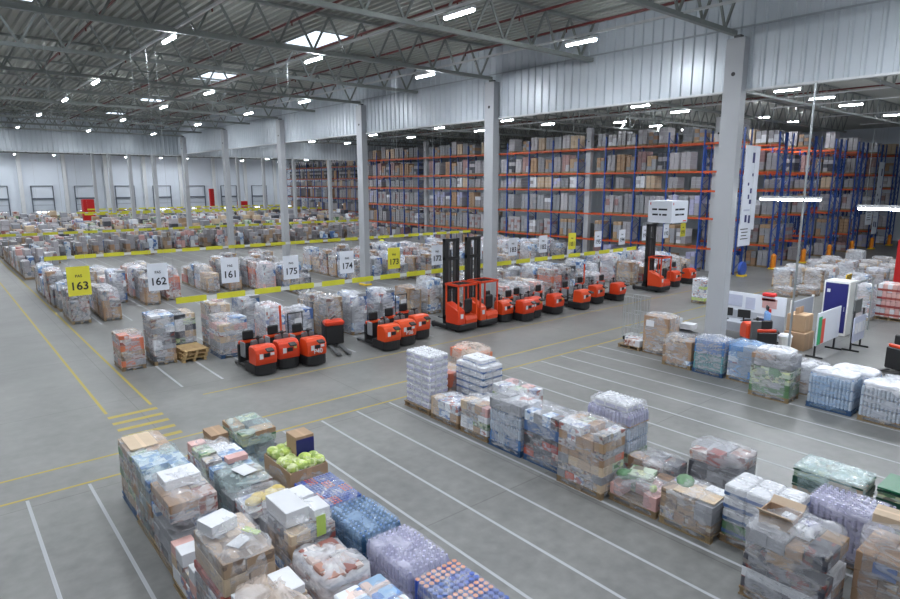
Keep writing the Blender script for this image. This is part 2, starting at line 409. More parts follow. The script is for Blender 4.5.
# dock doors with frames, vision panes and pilasters on the far wall
k = 0; x = 8.0
while x < 80:
    d = struct(MB().box((x + 1.6, YF - 0.05, 1.9), (3.0, 0.08, 3.8)).obj('door_%d' % (k + 1), 'door_panel'))
    for z in (0.95, 1.9, 2.85): MB().box((x + 1.6, YF - 0.1, z), (3.0, 0.02, 0.05)).obj('door_groove', 'door_frame', d)
    for q in range(3): MB().box((x + 0.75 + q * 0.85, YF - 0.1, 1.62), (0.6, 0.02, 0.32)).obj('door_pane', 'daylit_pane', d)
    for sx in (-0.02, 3.22): MB().box((x + sx, YF - 0.12, 3.1), (0.14, 0.2, 6.2)).obj('door_rail', 'door_frame', d)
    MB().box((x + 1.6, YF - 0.14, 3.95), (3.4, 0.2, 0.28)).obj('door_header', 'door_frame', d)
    MB().box((x + 1.6, YF - 0.12, 6.15), (3.3, 0.1, 0.1)).obj('spring_shaft', 'door_frame', d)
    struct(MB().box((x + 5.2, YF - 0.25, 6.45), (0.6, 0.5, 12.9)).obj('trim_%d' % (k + 1), 'white_paint'))
    k += 1; x += 6.6
# columns
def column(x, y, label, h=11.28, dx=0.38, dy=0.62, guard=True):
    t = thing('building_column', label, 'column', (x, y, 0), 0, 'steel columns under the roof')
    MB().box((0, 0, h / 2), (dx, dy, h)).obj('shaft', 'column_paint', t)
    MB().box((0, 0, h + 0.05), (dx * 0.6, dy * 0.35, 0.12)).obj('bearing', 'truck_grey', t)
    MB().cyl((-dx / 2 - 0.012, 0, h - 1.15), (-dx / 2 + 0.01, 0, h - 1.15), 0.07, 10).obj('hole_cap', 'truck_black', t)
    if guard: MB().box((0, 0, 0.06), (dx + 0.16, dy + 0.16, 0.12), ch=0.03).obj('base_guard', 'guard_yellow', t)
    return t
lab1 = {0: 'thick white column rising among the blue film-wrapped pallets by the office partitions', 1: 'white column standing behind the two tall reach truck masts',
        2: 'white column by the hanging sign numbered 174', 3: 'white column by the hanging sign numbered 175', 4: 'white column on the empty lanes past sign 161',
        5: 'white column where the two cladding bands meet'}
for k, y in enumerate((10.46, 22.3, 34.0, 45.5, 57.0, 68.6, 80.0, 91.2, 102.6, 114.0)):
    column(XR1, y, lab1.get(k, 'slim white column in the far dock area beyond the cladding'))
column(XR1, -1.2, lab1.get(9, 'slim white column in the far dock area beyond the cladding').replace('slim white column in the far dock area beyond the cladding', 'white column under the ribbed band behind the bottled goods'))
for k, y in enumerate((23.0, 34.6, 46.2, 57.8)):
    column(XR2 + 0.05, y - 0.25, 'grey-white column standing inside the long pallet rack', guard=False, dy=0.5)
for y in (80.0, 91.2, 102.6, 114.0): column(XR2, y, 'slim white column in the far dock area beyond the cladding')
t = tag(MB().cyl((21.45, 7.9, 0), (21.45, 7.9, 9.6), 0.035).obj('conduit_pole', 'galvanised'), 'thin metal conduit rising vertically to the ribbed cladding band', 'pipe')
# roof trusses
def truss_parts(span, detail):
    t = link('roof_truss', None)
    MB().box((span / 2, 0, 11.42), (span, 0.16, 0.14)).obj('bottom_chord', 'truss_steel', t)
    MB().box((span / 2, 0, 12.81), (span, 0.2, 0.09)).obj('top_chord', 'truss_steel', t)
    n = 16; st = span / n; web = MB()
    for i in range(n):
        for p, q in (((i * st, 0, 12.77), ((i + .5) * st, 0, 11.46)), (((i + .5) * st, 0, 11.46), ((i + 1) * st, 0, 12.77))):
            if detail: MB().bar(p, q, 0.07).obj('diagonal', 'truss_steel', t)
            else: web.bar(p, q, 0.07)
    if not detail: web.obj('web', 'truss_steel', t)
    return t
tn = truss_parts(23.0, True); tf = truss_parts(23.2, False); used = set()
for k in range(-2, 20):
    y = 10.5 + 5.82 * k
    if y > YF - 1: break
    for span, x0 in ((0, -24.9), (1, -1.7), (2, 21.95), (3, 45.3)):
        near = span == 1 and 0 < y < 46 or span == 2 and 0 < y < 24
        if span == 0 and k % 2: continue
        src = tn if near else tf
        o = src if src not in used else copy_tree(src); used.add(src)
        o.location = (x0, y, 0)
        where = ('over the numbered lanes' if span < 2 else 'over the racking hall') if y < YB else 'over the far dock area'
        tag(o, 'grey lattice roof truss %s' % where, 'roof truss', 'roof trusses ' + where)
# sprinkler pipes and light tracks
for x in (-1.0, 2.2, 5.5, 8.2, 11.1, 14.08, 17.0, 19.6, 27, 33, 39, 45):
    p = MB().cyl((x, -14, 12.35), (x, YF - 1, 12.35), 0.045, 6)
    for j in range(0, 24): p.cyl((x, -10 + 5.82 * j + 3, 12.2), (x, -10 + 5.82 * j + 3, 12.35), 0.03, 5)
    tag(p.obj('sprinkler_pipe', 'sprinkler_red'), 'long red sprinkler pipe running under the roof deck', 'pipe', 'red sprinkler pipes')
LY = (-9, 5.0, 14.2, 22.9, 34.5, 42.7, 53.1, 65.8, 76, 88, 100, 112, 125)
lamp = None
def lampat(x, y, z, label, group, L=1.3, hang=False, power=LAMP_W, track=True):
    t = thing('batten_lamp', label, 'lamp', (x, y, z), 0, group)
    link('housing', hous, t, (0, 0, 0.05), 0, (1, L / 1.5, 1)); link('tube', tubem, t, (0, 0, -0.03), 0, (1, L / 1.5, 1))
    if hang:
        for s in (-0.4, 0.4): MB().cyl((0, s * L, 0.1), (0, s * L, 12.87 - z), 0.006, 4).obj('suspension_wire', 'galvanised', t)
    else:
        up = 12.79 - z if not track else 0.07
        MB().box((0, 0, 0.08 + up / 2), (0.05 if track else 0.36, 0.25 if track else 0.05, up)).obj('bracket', 'galvanised', t)
    o = bpy.data.objects.new('lamp_light', lights(power, L)); C.objects.link(o); o.parent = t; o.location = (0, 0, -0.09)
    return t
hous = MB().box((0, 0, 0), (0.16, 1.5, 0.1), ch=0.02).mesh('housing', 'white_paint')
tubem = MB().box((0, 0, 0), (0.09, 1.46, 0.07), ch=0.02).mesh('tube', 'tube_light')
_l = {}
def lights(p, L):
    if (p, L) not in _l:
        d = bpy.data.lights.new('lamp_light', 'AREA'); d.shape = 'RECTANGLE'; d.size = 0.14; d.size_y = L; d.energy = p
        d.color = (0.90, 0.95, 1.0); d.spread = math.radians(170); _l[(p, L)] = d
    return _l[(p, L)]
for x in (-4.0, 1.5, 6.98, 12.35, 17.9, 29.0, 34.9, 39.6):
    tag(MB().box((x, 57, 11.5), (0.07, 142, 0.07)).obj('light_track', 'white_paint'), 'straight white light track hung below the roof trusses', 'light track', 'light tracks')
    for y in LY:
        wh = 'over the numbered lanes' if x < 20 and y < YB else 'over the racking hall' if y < YB else 'over the far dock area'
        lampat(x, y, 11.3, 'bright white tube lamp on a track %s' % wh, 'tube lamps ' + wh, power=LAMP_W * (1.0 if y < YB else 1.25))
for x in (44.3, 53, 62):
    tag(MB().box((x, 6, 11.5), (0.07, 26, 0.07)).obj('light_track', 'white_paint'), 'straight white light track hung below the roof trusses', 'light track', 'light tracks')
    for y in (5.0, 14.2): lampat(x, y, 11.3, 'bright white tube lamp on a track over the racking hall', 'tube lamps over the racking hall')
for x in (48.8, 54.6, 60.4):
    for y in (24, 34): lampat(x, y, 12.0, 'bright white tube lamp in a racking aisle', 'aisle lamps', track=False)
for x in (50, 58, 66):
    for y in (76, 88, 100, 112, 124): lampat(x, y, 11.12, 'bright white tube lamp on a track over the far dock area', 'tube lamps over the far dock area', power=LAMP_W * 1.25, track=False)
lampat(26.0, 10.1, 5.92, 'long tube lamp hung low over the office partitions', None, 2.3, True, 90)
lampat(24.0, 6.0, 5.72, 'long tube lamp hung low over the pallets past the office whiteboard', None, 2.3, True, 90)
# skylights
for x, y in ((14.35, 26.3), (14.35, 39.0), (14.45, 52.0), (14.55, 64.6), (33, 20), (33, 32), (3, 26), (40, 14), (52, 12), (36, 45), (36, 57)):
    wh = 'over the numbered lanes' if x < 20 else 'over the racking hall'
    t = thing('skylight', 'bright rectangular roof skylight ' + wh, 'skylight', (x, y, 12.88), 0, 'roof skylights ' + wh)
    MB().box((0, 0, 0), (1.6, 3.0, 0.03)).obj('pane', 'skylight_glow', t)
    f = MB()
    for s in (-1, 1): f.box((s * 0.83, 0, 0), (0.06, 3.1, 0.05)); f.box((0, s * 1.52, 0), (1.7, 0.06, 0.05))
    f.obj('frame', 'truss_steel', t)
# ---------------------------------------------------------------- pallets and loads
def pallet_mb():
    p = MB()
    for i in range(5): p.box((-0.34 + 0.17 * i, 0, 0.133), (0.125, 1.2, 0.022))
    for y in (-0.53, 0, 0.53):
        p.box((0, y, 0.112), (0.8, 0.12, 0.02))
        for x in (-0.33, 0, 0.33): p.box((x, y, 0.062), (0.1, 0.12, 0.08))
    for x in (-0.35, 0, 0.35): p.box((x, 0, 0.011), (0.1, 1.2, 0.022))
    return p
pal_m = pallet_mb().mesh('pallet', 'wood')
def film_mesh(w, l, h, seed, z0=0.1, n=32, bulge=0.01, dome=0.05, cut=0.0):
    """stretch film: rounded-rectangle rings up the sides and draped rings over the top"""
    r = random.Random(seed); mb = MB(); rings = []
    per = []
    for i in range(n):
        a = 2 * PI * (i + 0.5) / n; c, s = math.cos(a), math.sin(a)
        e = 7.0; k = (abs(c) ** e + abs(s) ** e) ** (-1 / e)
        per.append((c * k * w / 2, s * k * l / 2))
    topz = [h - cut * r.random() for _ in range(n)]
    topz = [(topz[i - 1] + topz[i] * 2 + topz[(i + 1) % n]) / 4 for i in range(n)]
    for j in range(6):
        t = j / 5; row = []
        for i, (x, y) in enumerate(per):
            k = 1 + bulge + 0.012 * math.sin(t * 9 + seed) + r.uniform(-0.012, 0.012)
            if j == 5: k -= 0.03
            row.append((x * k, y * k, z0 + (topz[i] - z0) * t))
        rings.append(row)
    for j, sc_ in enumerate((0.78, 0.5, 0.22)):
        row = []
        for i, (x, y) in enumerate(per):
            row.append((x * sc_, y * sc_, topz[i] * (sc_) + (1 - sc_) * (h + dome) + r.uniform(-0.03, 0.035)))
        rings.append(row)
    vv = [v for row in rings for v in row]; fs = []
    for j in range(len(rings) - 1):
        for i in range(n): fs.append((j * n + i, j * n + (i + 1) % n, (j + 1) * n + (i + 1) % n, (j + 1) * n + i))
    fs.append(tuple(range((len(rings) - 1) * n, len(rings) * n)))
    mb.add(vv, fs); return mb
def load_root(x, y, label, group=None, rz=0.0, pal='wood', w=0.8, l=1.2, name='pallet_load'):
    t = thing(name, label, 'pallet load', (x, y, 0), rz, group)
    link('pallet', pal_m, t, scale=(w / 0.8, l / 1.2, 1), matname=pal)
    return t
def mix(t, seed, h, palette, z0=0.146, w=0.78, l=1.18, lay=(0.16, 0.27), nx=2, ny=(3, 4), ragged=0.3, name='carton', gap=0.004):
    r = random.Random(seed); z = z0
    while z < h - 0.08:
        d = min(r.uniform(*lay), h - z)
        if h - z - d < 0.1: d = h - z
        last = z + d > h - 0.02
        run = r.choice(palette)
        xs = [-w / 2, w / 2] if nx == 1 else [-w / 2, r.uniform(-0.12, 0.12) * w, w / 2]
        for a, b2 in zip(xs, xs[1:]):
            k = r.randint(*ny); cuts = [-l / 2] + sorted(-l / 2 + l * (q + r.uniform(-0.15, 0.15)) / k for q in range(1, k)) + [l / 2]
            for c0, c1 in zip(cuts, cuts[1:]):
                if r.random() < 0.6: run = r.choice(palette)
                if last and r.random() < ragged: continue
                dd = d * (r.uniform(0.75, 1.0) if last else 1.0)
                ubox(name, t, ((a + b2) / 2 + r.uniform(-.008, .008), (c0 + c1) / 2, z + dd / 2), (b2 - a - gap, c1 - c0 - gap, dd - gap), run)
        z += d
def packs(t, me, z0, nx, ny, nz, dz, name, w=0.78, l=1.18, base=(0.2, 0.3, 0.3), mats=None, r=None, missing=0.0):
    """a block of shrink packs: perimeter packs below, every pack in the top layer"""
    r = r or random.Random(5)
    for k in range(nz):
        for i in range(nx):
            for j in range(ny):
                top = k == nz - 1
                if not top and 0 < i < nx - 1 and 0 < j < ny - 1: continue
                if top and r.random() < missing: continue
                px, py = w / nx, l / ny
                m = r.choice(mats) if mats else None
                link(name, me, t, (-w / 2 + px * (i + .5), -l / 2 + py * (j + .5), z0 + dz * k), 0, (px / base[0] * 0.985, py / base[1] * 0.985, dz / base[2]), m)
def bottle_pack(nm, body, cap, w=0.2, l=0.3, h=0.3, a=2, b=3, n=8, neck=True):
    mb = MB(); r_ = min(w / a, l / b) / 2 * 0.96
    for i in range(a):
        for j in range(b):
            x = -w / 2 + w / a * (i + .5); y = -l / 2 + l / b * (j + .5)
            if neck:
                mb.cyl((x, y, 0), (x, y, h * 0.68), r_, n, 0); mb.cyl((x, y, h * 0.68), (x, y, h * 0.9), r_, n, 0, r_ * 0.42)
                mb.cyl((x, y, h * 0.9), (x, y, h * 0.985), r_ * 0.45, 6, 1)
            else:
                mb.cyl((x, y, 0), (x, y, h * 0.95), r_, n, 0); mb.cyl((x, y, h * 0.95), (x, y, h * 0.985), r_ * 0.8, n, 1)
    return mb.mesh(nm, [body, cap])
bp_clear = bottle_pack('bottle_pack', 'bottle_clear', 'cap_blue'); bp_blue = bottle_pack('bottle_pack', 'bottle_blue', 'cap_white')
bp_deep = bottle_pack('bottle_pack', 'bottle_deep', 'cap_blue'); bp_lil = bottle_pack('bottle_pack', 'carton_lilac', 'cap_lilac')
bp_teal = bottle_pack('bottle_pack', 'bottle_teal', 'cap_white')
can_b = bottle_pack('can_pack', 'can_blue', 'can_blue', h=0.16, a=3, b=4, neck=False); can_r = bottle_pack('can_pack', 'can_blue', 'cap_red', h=0.16, a=3, b=4, neck=False)
jar_b = bottle_pack('jar_pack', 'can_blue', 'can_blue', h=0.2, a=2, b=3, neck=False); jar_o = bottle_pack('jar_pack', 'can_blue', 'can_orange', h=0.2, a=2, b=3, neck=False)
def roll_pack():
    mb = MB()
    mb.box((0, 0, 0.11), (0.26, 0.39, 0.21), 0, ch=0.03)
    for i in range(2):
        for j in range(3): mb.cyl((-0.065 + 0.13 * i, -0.13 + 0.13 * j, 0.2), (-0.065 + 0.13 * i, -0.13 + 0.13 * j, 0.235), 0.058, 8, 0, 0.03)
    for s in (-1, 1): mb.box((s * 0.128, 0, 0.09), (0.008, 0.33, 0.09), 1); mb.box((0, s * 0.193, 0.09), (0.2, 0.008, 0.09), 1)
    return mb
roll_b = roll_pack().mesh('roll_pack', ['carton_white', 'carton_lilac'])
def bag_pack(nm, base, band_):
    mb = MB(); mb.box((0, 0, 0.1), (0.36, 0.28, 0.2), 0, ch=0.022)
    mb.box((0, 0, 0.06), (0.362, 0.282, 0.07), 1, ch=0.01)
    return mb.mesh(nm, [base, band_])
tissue = bag_pack('tissue_pack', 'carton_white', 'carton_blue')
def wrap(t, h, seed, matname='film_mid', w=0.8, l=1.19, dome=0.04, cut=0.08, z0=0.05):
    return film_mesh(w, l, h, seed, z0=z0, dome=dome, cut=cut).obj('stretch_film', matname, t, smooth=True)
def cap(t, h, seed, w=.78, l=1.16): return film_mesh(w, l, h, seed, z0=h - .16, dome=.06, cut=.08, bulge=.0).obj('film_cap', 'film_white', t, smooth=True)
P_brown = ['kraft', 'kraft', 'print_kraft', 'kraft_pale', 'print_mixed']
P_mix = ['print_mixed', 'print_kraft', 'print_white', 'carton_grey', 'carton_grey', 'print_red', 'kraft', 'print_dark', 'carton_white']
P_light = ['print_white', 'carton_white', 'print_mixed', 'kraft_pale', 'print_blue', 'carton_pink']
P_dark = ['print_dark', 'carton_dark', 'print_mixed', 'carton_grey', 'print_blue']
P_red = ['print_red', 'carton_red', 'carton_orange', 'print_mixed', 'kraft']
P_blue = ['print_blue', 'carton_blue', 'print_white', 'carton_grey']
P_green = ['print_green', 'carton_green', 'print_kraft', 'print_mixed', 'kraft']
# ---- front-left block
t = load_root(2.88, 13.05, 'tall wrapped load topped by a flat tan cardboard sheet, nearest the yellow hatched crossing', pal='pallet_blue')
mix(t, 11, 1.32, P_green + P_brown, ragged=0); ubox('cardboard_sheet', t, (-0.08, 0.08, 1.34), (0.52, 0.8, 0.03), 'kraft_pale'); wrap(t, 1.34, 11, 'film_clear', dome=-.02, cut=.02)
t = load_root(2.86, 11.8, 'tall load draped in pale teal film beside the tan-topped load'); mix(t, 12, 1.4, P_mix + ['carton_grey', 'print_blue'], ragged=0.3); wrap(t, 1.5, 12, 'film_teal', dome=0.08, cut=0.2)
t = load_root(2.86, 10.56, 'load with a long white carton on top and red packs showing through shiny film')
mix(t, 13, 1.0, P_dark + ['carton_grey']); mix(t, 14, 1.36, P_red, z0=1.004, l=1.1, ragged=0.1); ubox('white_carton', t, (0, 0.2, 1.45), (0.6, 0.5, 0.17), 'carton_white'); wrap(t, 1.55, 13, 'film_clear', cut=0.25)
t = load_root(2.80, 9.3, 'low open stack of pink-white cartons tucked between two tall wrapped loads'); mix(t, 15, 0.85, ['carton_pink', 'print_white', 'carton_white', 'kraft_pale', 'print_mixed'], ragged=0.5)
t = load_root(2.80, 8.1, 'tall brown carton load with a white box, yellow tape and a red band, under film')
mix(t, 16, 0.95, ['carton_grey', 'print_white', 'print_mixed'], ragged=0); mix(t, 17, 1.08, ['carton_red', 'carton_grey', 'carton_blue'], z0=0.955, lay=(.12, .12), ragged=0)
mix(t, 18, 1.58, ['kraft', 'kraft_pale', 'print_kraft'], z0=1.085, w=.72, lay=(.26, .26), ny=(2, 2), ragged=0); ubox('white_carton', t, (-0.1, 0.3, 1.68), (0.42, 0.36, 0.18), 'carton_white', 0.25)
ubox('yellow_tape', t, (0.25, -0.05, 1.59), (0.1, 0.3, 0.014), 'carton_lime', 0.4); ubox('paper_sheet', t, (0.02, -0.2, 1.588), (0.3, 0.21, 0.01), 'carton_white', 0.5); wrap(t, 1.72, 16, 'film_clear', cut=0.25, dome=0.1)
t = load_root(2.84, 6.72, 'load under cloudy beige film with a white carton showing at one corner'); mix(t, 19, 1.3, P_brown + P_light); ubox('white_carton', t, (0.2, 0.2, 1.36), (0.3, 0.5, 0.12), 'carton_white'); wrap(t, 1.42, 19, 'film_beige', dome=0.1, cut=0.25)
t = load_root(4.42, 13.4, 'narrow stack of tan cartons beside the load in blue-grey film', w=0.4, l=0.6); mix(t, 20, 1.08, ['kraft_pale', 'print_red', 'kraft'], w=0.38, l=0.58, nx=1, ny=(1, 1), ragged=0)
t = load_root(3.97, 12.1, 'load of mixed pale cartons under wrinkled clear film, behind the grey-topped load'); mix(t, 21, 1.25, P_light + ['print_green']); wrap(t, 1.3, 21, 'film_clear', cut=0.25)
t = load_root(3.98, 10.85, 'load in dark grey film with a white sheet and a pink pack on top'); mix(t, 22, 1.2, P_dark); ubox('paper_sheet', t, (0.02, -0.15, 1.24), (0.3, 0.42, 0.01), 'carton_white', 0.2); ubox('pink_pack', t, (0.1, 0.45, 1.25), (0.4, 0.22, 0.1), 'carton_pink'); wrap(t, 1.22, 22, 'film_teal', cut=0.05, dome=0)
t = load_root(4.0, 9.79, 'short load with orange-yellow packs heaped under crumpled film', l=0.86); mix(t, 23, 1.0, P_mix, l=0.84)
for i in range(5): MB().sphere((0, 0, 0), 0.13, 8, 5, sc3=(1.2, 1, 0.55)).obj('orange_pack', 'carton_yellow', t, (-0.22 + 0.12 * i, 0.1 * math.sin(i * 2.2), 1.06 + 0.01 * i), 0.5 * i)
wrap(t, 1.16, 23, 'film_clear', l=0.87, cut=0.1)
t = load_root(4.08, 8.73, 'tall load with three white boxes on top and a lime-green wrap strip'); mix(t, 24, 1.2, P_brown + P_dark)
for c, d, q in (((-0.16, 0.0, 1.34), (0.4, 0.76, 0.26), 0.0), ((0.23, 0.28, 1.3), (0.26, 0.42, 0.18), 0.05), ((0.23, -0.24, 1.3), (0.28, 0.44, 0.18), -0.03)): ubox('white_carton', t, c, d, 'carton_white', q)
ubox('lime_strip', t, (0.12, -0.612, 1.2), (0.16, 0.008, 0.34), 'carton_lime'); wrap(t, 1.42, 24, 'film_clear', cut=0.2, dome=0)
t = load_root(4.0, 7.48, 'load of white and red printed packs in cloudy pinkish film'); mix(t, 25, 0.85, ['print_red', 'print_white', 'carton_pink'], ny=(3, 4)); packs(t, tissue, 0.855, 2, 4, 1, 0.2, 'tissue_pack', w=0.6, l=0.95, base=(0.36, 0.28, 0.2), mats=['print_red']); wrap(t, 1.1, 25, 'film_milky', cut=0.2, dome=0.02)
t = load_root(4.05, 6.245, 'load of white diaper packs patterned in light blue'); packs(t, tissue, 0.15, 2, 4, 4, 0.2, 'diaper_pack', base=(0.36, 0.28, 0.2), mats=['print_diaper']); wrap(t, 0.97, 26, 'film_clear', dome=0.02)
t = load_root(5.07, 13.1, 'tall load under blue-grey film behind the crate of green cabbage nets'); mix(t, 27, 0.85, P_blue + ['bottle_deep']); mix(t, 28, 1.15, ['carton_grey', 'print_green', 'carton_dark', 'kraft'], z0=0.86, ragged=0.1); wrap(t, 1.2, 27, 'film_teal', dome=0.08)
t = load_root(5.05, 10.74, 'cardboard bin heaped with lime-green produce nets and a brown box on top')
for s in (-1, 1):
    ubox('bin_side', t, (s * 0.385, 0, 0.65), (0.02, 1.18, 1.0), 'kraft'); ubox('bin_side', t, (0, s * 0.58, 0.65), (0.75, 0.02, 1.0), 'kraft')
r = random.Random(4)
for i in range(4):
    for j in range(5):
        if i > 1 and 1 < j < 4: continue
        MB().sphere((0, 0, 0), 0.125, 9, 6, sc3=(1, 1.1, 0.8)).obj('produce_net', 'mesh_cabbage', t, (-0.27 + 0.18 * i, -0.45 + 0.22 * j, 1.17 + r.uniform(-.03, .07)), r.random())
bx = ubox('brown_box', t, (0.18, 0.12, 1.4), (0.4, 0.42, 0.4), 'kraft'); ubox('navy_panel', t, (0.18, -0.096, 1.38), (0.38, 0.01, 0.32), 'cabinet_navy'); ubox('bin_core', t, (0, 0, 0.6), (0.7, 1.1, 0.9), 'kraft'); wrap(t, 1.15, 28, 'film_clear', cut=0.0, dome=-0.02, z0=0.2)
def drinks(x, y, label, me, z, nx, ny, nz, dz, base, fm, name, alt=None, seed=1, pal='wood', w=.78, l=1.18, top=0.03, altn=4):
    t = load_root(x, y, label, pal=pal); r_ = random.Random(seed)
    packs(t, me, z, nx, ny, nz, dz, name, base=base, r=r_, w=w, l=l)
    if alt:
        for i, o in enumerate([c for c in t.children if c.data == me]):
            if i % altn == 1: o.data = alt
    wrap(t, z + nz * dz + 0.01, seed, fm, dome=top * 0.3, cut=0.02, w=w + 0.03, l=l + 0.02)
    if seed in (78, 79, 80): cap(t, z + nz * dz + 0.1, seed + 400)
    return t
drinks(5.07, 9.505, 'load of bright blue drink cans flecked with red tops, next to the cabbage bin', can_b, 0.15, 4, 4, 5, 0.165, (0.2, 0.3, 0.16), 'film_clear', 'can_pack', can_r, 31, altn=3)
drinks(5.07, 8.26, 'load of dark teal-blue bottles under shiny film between the can load and lilac load', bp_deep, 0.15, 4, 4, 3, 0.285, (0.2, 0.3, 0.3), 'film_blue', 'bottle_pack', None, 32)
drinks(5.07, 7.02, 'load of lilac-grey bottles under cloudy film beside the diaper packs', bp_lil, 0.15, 4, 4, 3, 0.285, (0.2, 0.3, 0.3), 'film_lilac', 'bottle_pack', None, 33)
drinks(5.07, 5.76, 'load of deep blue jars with orange marked lids in neat rows', jar_b, 0.15, 4, 4, 4, 0.21, (0.2, 0.3, 0.2), 'film_clear', 'jar_pack', jar_o, 34, altn=2)
drinks(5.1, 4.48, 'load of pale teal bottles next to the orange-lidded jars', bp_teal, 0.15, 4, 4, 3, 0.285, (0.2, 0.3, 0.3), 'film_teal', 'bottle_pack', None, 35)
# ---- front-right block
t = load_root(10.70, 13.7, 'tall tower of white and lilac toilet roll packs, tallest in its row'); packs(t, roll_b, 0.15, 3, 3, 8, 0.197, 'roll_pack', w=.7, l=1.12, base=(0.26, 0.39, 0.235)); wrap(t, 1.73, 41, 'film_clear', w=.72, l=1.14, dome=0.0, cut=0.02)
t = load_root(10.66, 12.4, 'low load of tan and pale cartons beside the toilet roll tower'); mix(t, 42, 0.64, ['kraft', 'kraft_pale', 'print_white', 'print_blue']); wrap(t, 0.68, 42, 'film_clear')
t = load_root(10.66, 11.2, 'medium load of white and brown cartons with blue packs on top', l=1.05); mix(t, 43, 0.95, P_light + ['kraft', 'print_green'], l=1.03); wrap(t, 1.0, 43, 'film_clear', l=1.04)
t = load_root(10.66, 10.08, 'load of clear water bottles on a blue pallet capped by grey boxes and loose film', pal='pallet_blue', l=1.1)
packs(t, bp_clear, 0.15, 4, 4, 3, 0.28, 'bottle_pack', l=1.06, mats=['bottle_clear', 'bottle_blue']); mix(t, 44, 1.32, ['carton_grey', 'print_green', 'print_white', 'carton_grey'], z0=1.0, l=1.06, lay=(.3, .3), ragged=0); wrap(t, 1.42, 44, 'film_mid', l=1.08, cut=0.1)
t = load_root(10.70, 8.9, 'load of dark red and blue packs with magazines heaped on top, on a blue pallet', pal='pallet_blue', l=1.14)
mix(t, 45, 0.75, ['print_dark', 'carton_red', 'print_red', 'carton_dark'], l=1.12, lay=(.14, .2), ny=(3, 4), ragged=0); mix(t, 46, 1.3, ['carton_blue', 'print_blue', 'carton_grey', 'print_dark'], z0=0.755, l=1.12, lay=(.18, .26)); wrap(t, 1.36, 45, 'film_clear', l=1.14, cut=0.18)
t = load_root(10.45, 7.62, 'tall colourful stack of small orange, green and grey cartons with brown flaps on top')
mix(t, 47, 1.42, ['kraft', 'kraft', 'print_kraft', 'carton_grey', 'carton_grey', 'print_white', 'kraft_pale', 'print_mixed', 'carton_orange', 'print_green'], lay=(.15, .22), ny=(4, 5)); wrap(t, 1.52, 47, 'film_clear', cut=0.12)
t = load_root(10.66, 6.43, 'low load of white and green produce nets with a striped mat, film trailing', l=1.1); mix(t, 48, 0.45, ['carton_pink', 'print_white', 'print_green'], l=1.08); ubox('striped_mat', t, (0.1, 0.1, 0.56), (0.5, 0.5, 0.12), 'print_green', 0.3)
MB().sphere((0, 0, 0), 0.17, 9, 6, sc3=(1, 1, .6)).obj('green_net', 'carton_green', t, (-0.15, 0.36, 0.55)); MB().sphere((0, 0, 0), 0.08, 8, 5).obj('lime_ball', 'carton_lime', t, (-0.2, -0.35, 0.52)); wrap(t, 0.62, 48, 'film_mid', l=1.08, cut=0.25)
t = load_root(10.66, 5.29, 'flat-topped load of grey-brown printed cartons with green film and a white sheet', l=1.06); mix(t, 49, 0.74, ['print_mixed', 'carton_grey', 'print_kraft', 'print_white', 'kraft'], l=1.04, lay=(.2, .24), ny=(3, 4), ragged=0); ubox('cardboard_sheet', t, (-0.1, -0.1, 0.76), (0.5, 0.8, 0.02), 'kraft_pale', .05); ubox('paper_sheet', t, (0.2, -0.3, 0.78), (0.26, 0.36, 0.01), 'carton_white'); MB().sphere((0, 0, 0), 0.2, 9, 5, sc3=(1.5, .9, .22)).obj('green_bundle', 'carton_green', t, (0.12, 0.3, 0.78), .5, smooth=True); wrap(t, 0.8, 49, 'film_clear', l=1.04)
t = load_root(10.95, 4.14, 'load of white and blue packs over green boxes on a pale wooden pallet')
packs(t, tissue, 0.15, 2, 3, 1, 0.26, 'green_pack', base=(0.36, 0.28, 0.2), mats=['carton_green']); packs(t, tissue, 0.41, 2, 3, 3, 0.24, 'white_pack', base=(0.36, 0.28, 0.2)); wrap(t, 1.16, 50, 'film_clear', dome=0.0)
t = load_root(9.78, 3.2, 'tall brown carton load with an open carton on top, half covered by loose film', w=0.95)
mix(t, 51, 0.95, ['kraft', 'kraft', 'print_kraft', 'carton_white', 'print_dark'], w=0.92, ny=(2, 3)); mix(t, 52, 1.2, ['carton_grey', 'carton_grey', 'print_white', 'print_dark', 'kraft'], z0=0.955, w=0.92, ragged=0.0)
for s in (-1, 1): ubox('carton_side', t, (-0.02 + s * 0.18, 0.25, 1.32), (0.02, 0.5, 0.22), 'kraft'); ubox('carton_side', t, (-0.02, 0.25 + s * 0.24, 1.32), (0.36, 0.02, 0.22), 'kraft')
for s in (-1, 1): link('carton_flap', plain, t, (-0.02 + s * 0.25, 0.25, 1.45), 0, (0.02, 0.5, 0.18), 'kraft_pale').rotation_euler = (0, s * 0.9, 0)
mix(t, 53, 1.38, ['carton_white', 'print_lilac'], z0=1.204, w=0.4, l=0.5, ragged=0); wrap(t, 1.42, 51, 'film_mid', w=1.0, cut=0.2, dome=0.08)
t = load_root(10.62, 1.9, 'large load of plain brown cartons in rows, film-covered, with a blue pack low down', w=1.0)
mix(t, 54, 1.42, ['kraft', 'kraft', 'print_kraft'], w=0.98, lay=(.3, .32), ny=(3, 4), ragged=0.15); ubox('open_carton', t, (0.1, 0.3, 1.5), (0.4, 0.5, 0.14), 'kraft_pale', .1); ubox('blue_pack', t, (-0.508, 0.2, 0.9), (0.03, 0.3, 0.2), 'carton_blue'); wrap(t, 1.5, 54, 'film_mid', w=1.05, cut=0.12)
t = load_root(11.75, 14.05, 'brown carton load with an orange panel behind the toilet roll tower'); mix(t, 55, 0.95, ['kraft', 'print_kraft', 'carton_pink', 'carton_orange'], ny=(1, 2), ragged=0); wrap(t, 1.0, 55, 'film_clear')
